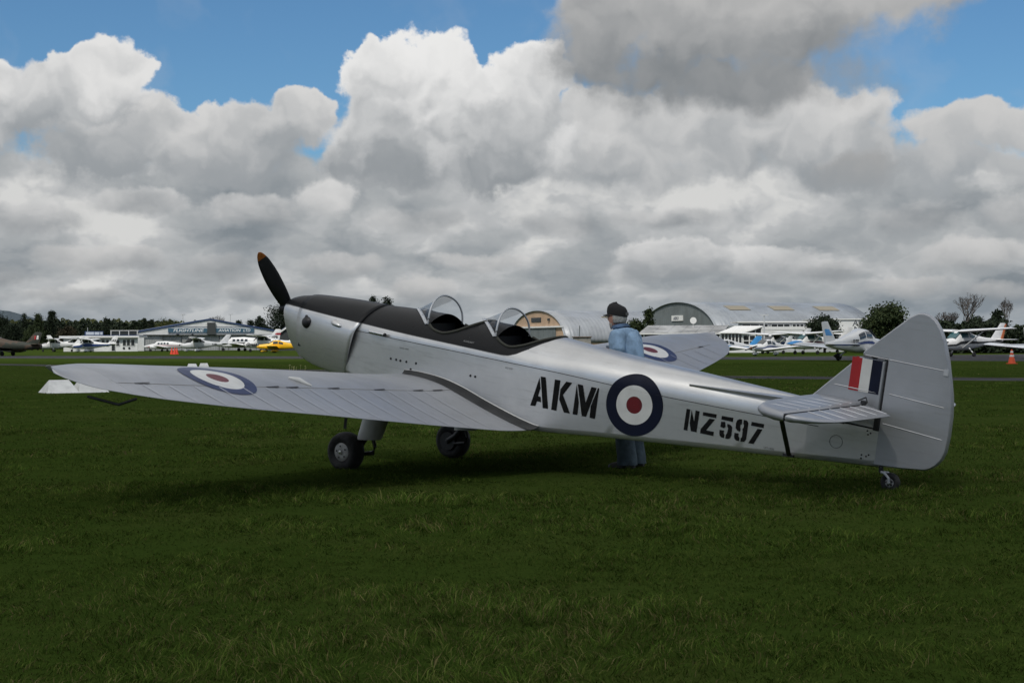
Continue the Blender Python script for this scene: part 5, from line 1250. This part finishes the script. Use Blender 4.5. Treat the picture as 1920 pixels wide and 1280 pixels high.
g_ = G(); g_.add([(-.3, -.4, 2.36), (w_ + .1, -.4, 2.36), (w_ + 2.6, .0, 3.15), (2.4, 5, 3.2), (-.3, -.4, 2.26), (w_ + .1, -.4, 2.26), (w_ + 2.6, .0, 3.05), (2.4, 5, 3.1)], [(0, 1, 2, 3), (7, 6, 5, 4), (0, 4, 5, 1), (1, 5, 6, 2), (2, 6, 7, 3), (3, 7, 4, 0)]); g_.build('sloping_roof', TRIMW, cs)
cb, w_ = low_building('club_building', 'long pale two-level building with boarded fascia behind the right-hand aeroplanes', 1427, 1580, 188, 8)
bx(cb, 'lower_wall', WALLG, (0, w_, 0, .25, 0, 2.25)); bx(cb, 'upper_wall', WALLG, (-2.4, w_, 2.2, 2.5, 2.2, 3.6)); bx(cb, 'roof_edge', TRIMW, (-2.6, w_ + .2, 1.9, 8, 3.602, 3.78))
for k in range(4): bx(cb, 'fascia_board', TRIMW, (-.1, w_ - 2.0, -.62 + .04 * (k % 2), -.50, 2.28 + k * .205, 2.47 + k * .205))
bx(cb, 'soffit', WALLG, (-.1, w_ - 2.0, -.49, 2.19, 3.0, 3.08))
for x0, x1 in ((-2.0, 1.2), (1.6, 3.9), (4.2, 5.6)): window(cb, x0, x1, 2.75 if x0 < 4 else 2.7, 3.4, 2.14, 3, TRIMW)
for x0, x1 in ((.5, 2.2), (2.8, 4.2), (5.0, 6.4)): window(cb, x0, x1, .9, 1.8, -.06, 2)
wb, w_ = low_building('white_annex', 'white annex with tilted dark lettering left of the large round tree', 1520, 1648, 200, 9, yaw=-4)
bx(wb, 'front_wall', WALLW, (0, w_, 0, .25, 0, 4.05)); bx(wb, 'roof_edge', TRIMW, (-.1, w_ + .1, -.15, 9, 4.06, 4.2)); bx(wb, 'roller_door', mt('roller_grey', (.20, .21, .215), .6), (4.35, 5.25, -.08, -.005, 0, 2.75))
for s_, x, z in (('AU-', 5.35, 3.25), ('NG', 5.45, 2.45)):
    me = text_mesh(s_, 1.05, .3, .015); o = link('wall_lettering', me, mt('lettering_grey', (.11, .12, .13), .7), wb); o.location = (x, -.03, z); o.rotation_euler = (R(90), R(-12), 0)
# small roof-top shed and pole near the man
sb2, w_ = low_building('small_shed', 'small rusty-topped shed just left of the man', 1076, 1108, 205, 3)
bx(sb2, 'shed_body', mat('shed_grey', (.21, .20, .18), .8, var=.2, vs=1.2), (0, w_, 0, 3, 0, 1.95)); bx(sb2, 'shed_roof', mt('rust_brown', (.13, .09, .065), .8), (-.15, w_ + .15, -.15, 3.1, 1.952, 2.05)); g_ = G(); g_.tube([(.8, 1, 2.05), (.8, 1, 3.5)], .07, 8); g_.build('flue', SLATE, sb2)
def pole(x, d, y, label):
    X, Y = at(x, d); h = zat(x, y, d); p = empty('lamp_post', (X, Y, 0), (0, 0, 0), label, 'lamp post', 'lamp posts')
    g_ = G(); g_.tube([(0, 0, 0), (0, 0, h)], [.11, .06], 8); g_.build('post', PG, p, 60); g_ = G(); g_.box(-.45, .45, -.15, .15, h + .01, h + .16); g_.build('lamp_head', PG, p)
pole(343, 330, 590, 'tall thin lamp post behind the left slope of the gabled hangar'); pole(432, 330, 590, 'tall thin lamp post behind the right slope of the gabled hangar'); pole(1433, 181, 592, 'thin lamp post in front of the grey arched hangar')

# ------------------------------------------------------------------ trees
def leaf_mat(name, a, b):
    m = bpy.data.materials.new(name); m.use_nodes = True; n = NT(m.node_tree); p = n.n['Principled BSDF']
    r = n.node('ShaderNodeNewGeometry').outputs['Random Per Island']
    n.l.new(n.mix(r, n.rgb(a), n.rgb(b)), p.inputs['Base Color']); p.inputs['Roughness'].default_value = .8; p.inputs['Specular IOR Level'].default_value = .2
    return m


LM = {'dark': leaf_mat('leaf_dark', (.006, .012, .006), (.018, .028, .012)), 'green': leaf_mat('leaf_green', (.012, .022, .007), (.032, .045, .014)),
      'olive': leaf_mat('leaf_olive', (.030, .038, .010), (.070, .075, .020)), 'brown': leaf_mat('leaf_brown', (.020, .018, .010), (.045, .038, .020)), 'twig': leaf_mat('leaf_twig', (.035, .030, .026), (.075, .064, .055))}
BARK = mat('bark', (.045, .035, .028), .9, var=.3, vs=4, bump=.5, bs=12); BARKG = mat('bark_grey', (.085, .075, .066), .9, var=.3, vs=4)


def leaves(P, s, r):
    """quads of size s at points P, random orientation"""
    n = len(P); a = r.normal(size=(n, 3)); a /= np.linalg.norm(a, axis=1)[:, None]; b = np.cross(a, r.normal(size=(n, 3))); b /= np.linalg.norm(b, axis=1)[:, None]
    sz = (s * (.6 + .8 * r.random(n)))[:, None]; V = np.stack([P - a * sz, P - b * sz * .55, P + a * sz, P + b * sz * .55], 1).reshape(-1, 3)
    F = np.arange(4 * n).reshape(n, 4); return V, F


def np_mesh(name, V, F):
    me = bpy.data.meshes.new(name); n, k = len(F), F.shape[1]
    me.vertices.add(len(V)); me.vertices.foreach_set('co', np.ascontiguousarray(V, np.float32).ravel())
    me.loops.add(n * k); me.loops.foreach_set('vertex_index', F.astype(np.int32).ravel())
    me.polygons.add(n); me.polygons.foreach_set('loop_start', np.arange(0, n * k, k, dtype=np.int32))
    me.update(calc_edges=True); return me


def crown_pts(kind, H, Wd, n, r):
    P = []; nc = 46
    for _ in range(nc):
        u = r.random()
        if kind == 'cone': z = .10 + .90 * u ** 1.25; rad = (1.02 - z) ** .6 * Wd * .50; th_ = r.random() * 6.283; q = math.sqrt(r.random()) * rad; c = (q * math.cos(th_), q * math.sin(th_), z * H); sg = (max(.25, rad * .30), H * .035)
        elif kind == 'pine': z = .35 + .65 * u; rad = Wd * (.5 - .35 * z) * (1 if r.random() < .7 else 1.25); th_ = r.random() * 6.283; c = (rad * math.cos(th_), rad * math.sin(th_), z * H); sg = (Wd * .10, H * .025)
        else:
            d = r.normal(size=3); d /= np.linalg.norm(d); q = .35 + .62 * r.random() ** .5
            c = (d[0] * Wd * .42 * q, d[1] * Wd * .42 * q, H * .56 + d[2] * H * .40 * q); sg = (Wd * .085, H * .065)
        k = max(4, int(n / nc * (.5 + r.random()))); g = r.normal(size=(k, 3)) * (sg[0], sg[0], sg[1]); P.append(np.array(c) + g)
    P = np.concatenate(P)
    if kind == 'round':
        m_ = int(n * .45); d = r.normal(size=(m_, 3)); d /= np.linalg.norm(d, axis=1)[:, None]; q = r.random(m_) ** .4 * .80
        P = np.concatenate([P, np.stack([d[:, 0] * Wd * .44 * q, d[:, 1] * Wd * .44 * q, H * .54 + d[:, 2] * H * .44 * q], 1)])
    if kind == 'cone':
        m_ = int(n * .4); z = .06 + .9 * r.random(m_) ** 1.3; rad = (1.0 - z) ** .6 * Wd * .46 * np.sqrt(r.random(m_)); a = r.random(m_) * 6.283
        P = np.concatenate([P, np.stack([rad * np.cos(a), rad * np.sin(a), z * H], 1)])
    P[:, 2] = np.clip(P[:, 2], .15, None); return P


def tree(px_, d, top, wpx, kind, leafk, label, n=1600, seed=1, name='tree', base=0.0):
    r = np.random.default_rng(seed); X, Y = at(px_, d); H = zat(px_, top, d); Wd = wpx * d / FPX
    t_ = empty(name, (X, Y, 0), (0, 0, r.random() * 6), label, 'tree', None)
    rr = random.Random(seed); g_ = G()
    tr = .022 * H + .08
    if kind == 'bare':
        tw = G(); P = []
        def grow(p, dvec, ln, rad, lev):
            q = p + dvec * ln; mid = (p + q) / 2 + Vector((rr.gauss(0, 1), rr.gauss(0, 1), rr.gauss(0, 1))) * ln * .06
            (g_ if lev < 2 else tw).tube([p, mid, q], [rad, rad * .85, rad * .62], 5 if lev < 2 else 3, False)
            if lev >= 6:
                P.append(q); P.append(mid); return
            for k in range(3 if lev < 2 else rr.choice((2, 3))):
                a = rr.uniform(.25, .75) * (1 if lev else .8); ax = Vector((rr.gauss(0, 1), rr.gauss(0, 1), rr.gauss(0, .4))).normalized()
                nd = (dvec + ax * math.tan(a) * .9 + Vector((0, 0, .14))).normalized(); grow(q, nd, ln * rr.uniform(.62, .86), rad * .62, lev + 1)
        grow(Vector((0, 0, 0)), Vector((0, 0, 1)), H * .27, tr, 0)
        V_ = np.array(g_.V + tw.V); zmax = V_[:, 2].max(); rmax = np.percentile(np.hypot(V_[:, 0], V_[:, 1]), 98); f = (Wd / 2 / rmax, Wd / 2 / rmax, H / zmax)
        g_.V = [(x * f[0], y * f[1], z * f[2]) for x, y, z in g_.V]; tw.V = [(x * f[0], y * f[1], z * f[2]) for x, y, z in tw.V]
        g_.build('trunk', BARKG, t_, 60); tw.build('branches', BARKG, t_, 60)
        P = np.array([(p.x * f[0], p.y * f[1], p.z * f[2]) for p in P]); V_, F_ = leaves(P, .05, r); link('crown', np_mesh('crown', V_, F_), LM['twig'], t_); return t_
    g_.tube([(0, 0, 0), (.1, 0, H * .3), (0, .1, H * .62), (0, 0, H * .9)], [tr, tr * .8, tr * .5, tr * .12], 8)
    for k in range(7):
        a = k * 2.4; z = H * (.25 + .09 * k); g_.tube([(0, 0, z), (math.cos(a) * Wd * .18, math.sin(a) * Wd * .18, z + H * .06), (math.cos(a) * Wd * .34, math.sin(a) * Wd * .34, z + H * .10)], [tr * .35, tr * .22, tr * .06], 5)
    g_.build('trunk', BARK, t_, 60)
    P = crown_pts(kind, H, Wd, n, r)
    P[:, 2] *= H / np.percentile(P[:, 2], 99.6)
    V_, F_ = leaves(P, max(.14, .017 * H), r); link('crown', np_mesh('crown', V_, F_), LM[leafk], t_)
    return t_


T = [(4, 360, 590, 40, 'round', 'dark', 'dark round tree at the far left edge'), (46, 372, 588, 26, 'cone', 'dark', 'slim dark conifer between the round trees at the left'),
     (71, 350, 589, 46, 'cone', 'green', 'mid-green pointed tree left of the tall dark conifer'), (98, 352, 584, 42, 'cone', 'dark', 'tall broad dark conifer above the camouflaged tail'),
     (24, 340, 607, 44, 'round', 'dark', 'low dark tree behind the camouflaged jet'), (60, 330, 613, 40, 'round', 'green', 'low green tree below the mid-green pointed tree'),
     (128, 345, 612, 40, 'round', 'brown', 'brownish bushy tree left of the office roof'), (199, 380, 596, 20, 'cone', 'dark', 'pointed dark tree behind the office roof sign'),
     (271, 400, 597, 9, 'cone', 'dark', 'thin spire conifer above the left roof slope'), (282, 390, 599, 18, 'pine', 'dark', 'small open pine right of the thin spire conifer'),
     (309, 395, 599, 44, 'round', 'olive', 'yellow-green tree above the left roof slope'), (406, 350, 590, 34, 'bare', 'twig', 'leafless rounded tree behind the hangar ridge'),
     (448, 345, 601, 16, 'pine', 'dark', 'small dark pine behind the right roof slope'), (470, 350, 600, 22, 'pine', 'dark', 'spreading dark pine left of the conical tree'),
     (488, 330, 594, 54, 'cone', 'dark', 'dark conical tree behind the right end of the gabled hangar'), (533, 300, 569, 76, 'round', 'dark', 'tall dense dark tree behind the propeller'),
     (703, 310, 556, 26, 'pine', 'dark', 'left of two pine tops showing over the black deck'), (727, 312, 557, 30, 'pine', 'dark', 'right of two pine tops showing over the black deck'),
     (1192, 214, 600, 48, 'round', 'green', 'rounded green tree just right of the man'), (1216, 218, 579, 24, 'pine', 'green', 'slender taller tree rising behind the rounded green one'),
     (1513, 236, 584, 24, 'round', 'olive', 'small olive tree top above the club building roof'), (1546, 172, 593, 70, 'round', 'dark', 'dense dark rounded tree before the white annex'),
     (1664, 150, 570, 92, 'round', 'green', 'large dark green tree left of the silver rudder'), (1628, 158, 602, 46, 'round', 'green', 'lower leafy tree hiding the annex lettering'),
     (1776, 178, 584, 62, 'bare', 'twig', 'bushy leafless tree right of the rudder top'), (1812, 182, 549, 78, 'bare', 'twig', 'tall bare spreading tree right of the rudder'),
     (1886, 186, 555, 44, 'bare', 'twig', 'slim bare tree near the right edge'), (1768, 165, 604, 60, 'round', 'brown', 'brown-green shrubby tree beside the rudder edge'),
     (1832, 160, 596, 66, 'round', 'dark', 'dark broad tree below the tall bare one'), (1868, 162, 584, 62, 'cone', 'dark', 'dark pointed tree left of the slim bare one'),
     (1916, 158, 612, 44, 'round', 'green', 'green tree at the right edge above the striped tail')]
for i, q in enumerate(T): tree(*q, n=5200 if q[3] > 30 else 2400, seed=11 + i)


def wood(name, label, x0, x1, d, tops, leafk, n, seed, s=.42):
    r = np.random.default_rng(seed); x = r.uniform(x0, x1, n); dd = d + r.uniform(-12, 18, n); top = np.interp(x, [t_[0] for t_ in tops], [t_[1] for t_ in tops])
    wob = 4.0 * np.sin(x * .19 + seed) * np.sin(x * .071 + 2 * seed) + 2.2 * np.sin(x * .53 + 1.3 * seed)
    h = np.maximum(.6, CAM_H + (642.6 - .0037 * (x - 960) - top - wob) * dd / FPX)
    z = h * (1 - r.random(n) ** 1.6) + .05; P = np.stack([(x - 960) / FPX * dd, dd, z], 1)
    V_, F_ = leaves(P, s, r); o = link(name, np_mesh(name, V_, F_), LM[leafk]); return tag(o, label, 'wood', kind='stuff')
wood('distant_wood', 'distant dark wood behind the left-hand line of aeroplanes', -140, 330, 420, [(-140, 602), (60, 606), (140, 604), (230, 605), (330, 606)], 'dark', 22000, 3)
wood('distant_wood', 'pale green wood rising behind the dark wood', -140, 420, 520, [(-140, 604), (120, 601), (230, 602), (420, 606)], 'olive', 12000, 4)
wood('distant_wood', 'far wood along the horizon behind the aeroplane', 440, 1240, 480, [(440, 612), (700, 618), (1240, 618)], 'dark', 16000, 5)
wood('hedge', 'dark hedge behind the aeroplanes at the right', 1640, 2080, 166, [(1640, 634), (1740, 614), (1772, 605), (1812, 609), (1840, 606), (1872, 602), (1892, 615), (1960, 622), (2080, 628)], 'dark', 30000, 6, .22)
g_ = G(); V2 = []; az_ = np.linspace(-30, 30, 61)
for a in az_:
    h = 62 * math.exp(-((a + 19.5) / 3.2) ** 2) + 16 + 4 * math.sin(a * 1.7); x = 3200 * math.sin(R(a)); y = 3200 * math.cos(R(a)); V2 += [(x, y, -2), (x * 1.02, y * 1.02, h), (x * 1.1, y * 1.1, h * 1.02)]
g_.add(V2, [(3*i+k, 3*i+3+k, 3*i+4+k, 3*i+1+k) for i in range(60) for k in (0, 1)]); tag(g_.build('hills', mat('far_hills', (.050, .070, .085), .95, var=.2, vs=.01), None, 60), 'low blue-green hills on the horizon', 'hills', kind='structure')

# ------------------------------------------------------------------ grass blades
def grass_material():
    m = bpy.data.materials.new('grass_blades'); m.use_nodes = True; n = NT(m.node_tree); b = n.n['Principled BSDF']
    at_ = n.node('ShaderNodeAttribute', attribute_name='tint')
    n.l.new(at_.outputs['Color'], b.inputs['Base Color']); b.inputs['Roughness'].default_value = .65; b.inputs['Specular IOR Level'].default_value = .0
    tr = n.node('ShaderNodeBsdfTranslucent'); n.l.new(at_.outputs['Color'], tr.inputs['Color'])
    mx = n.node('ShaderNodeMixShader'); mx.inputs[0].default_value = .25; n.l.new(b.outputs[0], mx.inputs[1]); n.l.new(tr.outputs[0], mx.inputs[2]); n.l.new(mx.outputs[0], n.n['Material Output'].inputs[0])
    return m


def vnoise(x, y, s, seed):
    """smooth value noise for clumping"""
    r = np.random.default_rng(seed); g = r.random((64, 64)); u, v = x / s + 1000, y / s + 1000; i, j = np.floor(u).astype(int), np.floor(v).astype(int); fu, fv = u - i, v - j
    fu, fv = fu * fu * (3 - 2 * fu), fv * fv * (3 - 2 * fv); q = lambda a, b: g[a % 64, b % 64]
    return (q(i, j) * (1 - fu) + q(i + 1, j) * fu) * (1 - fv) + (q(i, j + 1) * (1 - fu) + q(i + 1, j + 1) * fu) * fv


def lawn(name, d0, d1, dens, hgt, wid, seed, label, k=.40, lean=.95):
    r = np.random.default_rng(seed); area = k * (d1 * d1 - d0 * d0) + 3.6 * (d1 - d0); n = int(area * dens)
    Y = np.sqrt(r.uniform((d0 + 4.5) ** 2, (d1 + 4.5) ** 2, n)) - 4.5; X = r.uniform(-1, 1, n) * (k * Y + 1.8)
    c1, c2, c3 = vnoise(X, Y, .55, 1), vnoise(X, Y, .16, 2), vnoise(X, Y, 2.3, 3)
    keep = r.random(n) < .55 + .55 * c2 * (.5 + c1); X, Y, c1, c2, c3 = X[keep], Y[keep], c1[keep], c2[keep], c3[keep]; n = len(X)
    c4 = vnoise(X, Y, .95, 6); ts = max(.07, .010 * d1); tf = vnoise(X, Y, ts, 8); tf2 = vnoise(X, Y, ts * 1.7, 9); trk = vnoise(X * .09, Y, .42, 12); h = hgt * (.62 + .75 * trk) * (.40 + .95 * r.random(n) ** 1.8) * (.45 + .95 * c1) * (.65 + .7 * c4) * (.45 + 1.1 * tf); w = wid * (.6 + .8 * r.random(n))
    a = r.uniform(0, 6.283, n); la = 6.283 * 2 * tf2 + r.normal(0, .7, n); ln = h * lean * (.4 + 1.3 * r.random(n)) * (1.1 + .5 * (1 - c3))
    dx_, dy_ = np.cos(la), np.sin(la); px_, py_ = -np.sin(a) * w, np.cos(a) * w
    B = np.stack([X, Y, np.full(n, -.005)], 1); S1 = np.stack([px_, py_, np.zeros(n)], 1)
    Mid = B + np.stack([dx_ * ln * .35, dy_ * ln * .35, h * .62], 1); Tip = B + np.stack([dx_ * ln * 1.05, dy_ * ln * 1.05, h * (.62 + .38 * r.random(n))], 1)
    V = np.stack([B - S1, B + S1, Mid + S1 * .8, Mid - S1 * .8, Tip], 1).reshape(-1, 3)
    i5 = np.arange(n)[:, None] * 5; T3 = np.concatenate([i5 + [0, 1, 2], i5 + [0, 2, 3], i5 + [3, 2, 4]], 1).reshape(-1, 3)
    me = np_mesh(name, V, T3)
    base = np.array([(.031, .058, .009), (.044, .074, .012), (.065, .088, .018), (.094, .094, .031), (.115, .098, .042)])
    pz = r.random(n); dry = np.clip(.03 + .32 * np.clip(c3 - .45, 0, 1) + .26 * np.clip(c4 - .55, 0, 1) + .10 * (c1 - .5), .015, 1); kind = np.where(pz < dry * .45, 4, np.where(pz < dry, 3, np.where(pz < .42, 2, np.where(pz < .75, 1, 0))))
    col = base[kind] * (.65 + .7 * r.random(n))[:, None] * ((.62 + .45 * c1 + .30 * (c4 - .3)) * (.55 + .9 * tf) * (.72 + .56 * trk))[:, None]
    colv = np.concatenate([np.repeat(col, 5, 0), np.ones((n * 5, 1))], 1)
    at_ = me.attributes.new('tint', 'FLOAT_COLOR', 'POINT'); at_.data.foreach_set('color', colv.astype(np.float32).ravel())
    me.materials.append(GRM); o = link(name, me, None); return tag(o, label, 'grass', kind='stuff')


GRM = grass_material()
lawn('grass', 4.6, 9.0, 6000, .032, .0020, 21, 'tufted grass in the foreground')
lawn('grass', 9.0, 14.0, 2800, .035, .0028, 22, 'mown grass in front of the silver trainer')
lawn('grass', 14.0, 23.0, 1100, .034, .0040, 23, 'mown grass around and under the silver trainer')
lawn('grass', 23.0, 46.0, 250, .024, .0085, 24, 'mown grass beyond the silver trainer')
lawn('grass', 46.0, 92.0, 50, .018, .017, 25, 'mown grass out to the narrow track')


# ------------------------------------------------------------------ added unseen cumulus mesh, placed to keep the near field out of the sun
def add_shade_cloud():
    h = 600.0; off = h / math.tan(R(SUN_EL)); cx, cy = math.sin(R(SUN_AZ)) * off, 34 + math.cos(R(SUN_AZ)) * off
    V = []; F = []; nu, nv = 72, 24; r = np.random.default_rng(5)
    ph = r.uniform(0, 6.28, (6, 3))
    for i in range(nv + 1):
        th = math.pi * i / nv
        for j in range(nu):
            a = 2 * math.pi * j / nu; x, y, z = math.sin(th) * math.cos(a), math.sin(th) * math.sin(a), math.cos(th)
            k = 1 + .07 * math.sin(5 * a + ph[0, 0]) + .05 * math.sin(9 * a + ph[1, 0] + 2 * z) + .04 * math.sin(13 * a + 4 * th)
            V.append((x * 170 * k, y * 84 * k, (z * (26 if z > 0 else 6)) * (1 + .3 * math.sin(4 * a + 5 * th) * (z > 0))))
    for i in range(nv):
        for j in range(nu): F.append((i*nu+j, (i+1)*nu+j, (i+1)*nu+(j+1) % nu, i*nu+(j+1) % nu))
    m = bpy.data.materials.new('shade_cloud_vapour'); m.use_nodes = True; n = NT(m.node_tree); out = n.n['Material Output']
    o = n.node('ShaderNodeTexCoord').outputs['Object']; rr = n.v('LENGTH', n.v('MULTIPLY', o, (1 / 170, 1 / 84, 0)))
    al = n.ss(n.m('ADD', rr, n.m('MULTIPLY', n.m('SUBTRACT', n.noise(o, .03, 4, .55), .5), .5)), 1.05, .60, 0.0, .53)
    d = n.node('ShaderNodeBsdfDiffuse'); d.inputs[0].default_value = (.8, .8, .8, 1); tl = n.node('ShaderNodeBsdfTranslucent'); tl.inputs[0].default_value = (.75, .76, .78, 1)
    m1 = n.node('ShaderNodeMixShader'); m1.inputs[0].default_value = .5; n.l.new(d.outputs[0], m1.inputs[1]); n.l.new(tl.outputs[0], m1.inputs[2])
    tr = n.node('ShaderNodeBsdfTransparent'); m2 = n.node('ShaderNodeMixShader'); n.l.new(al, m2.inputs[0]); n.l.new(tr.outputs[0], m2.inputs[1]); n.l.new(m1.outputs[0], m2.inputs[2]); n.l.new(m2.outputs[0], out.inputs[0])
    g_ = G(); g_.add(V, F); o = g_.build('shade_cloud', m, None, 180, (cx, cy, h)); return tag(o, 'unseen cumulus added high behind the camera to shade the near grass', 'shade_cloud', kind='stuff')


add_shade_cloud()
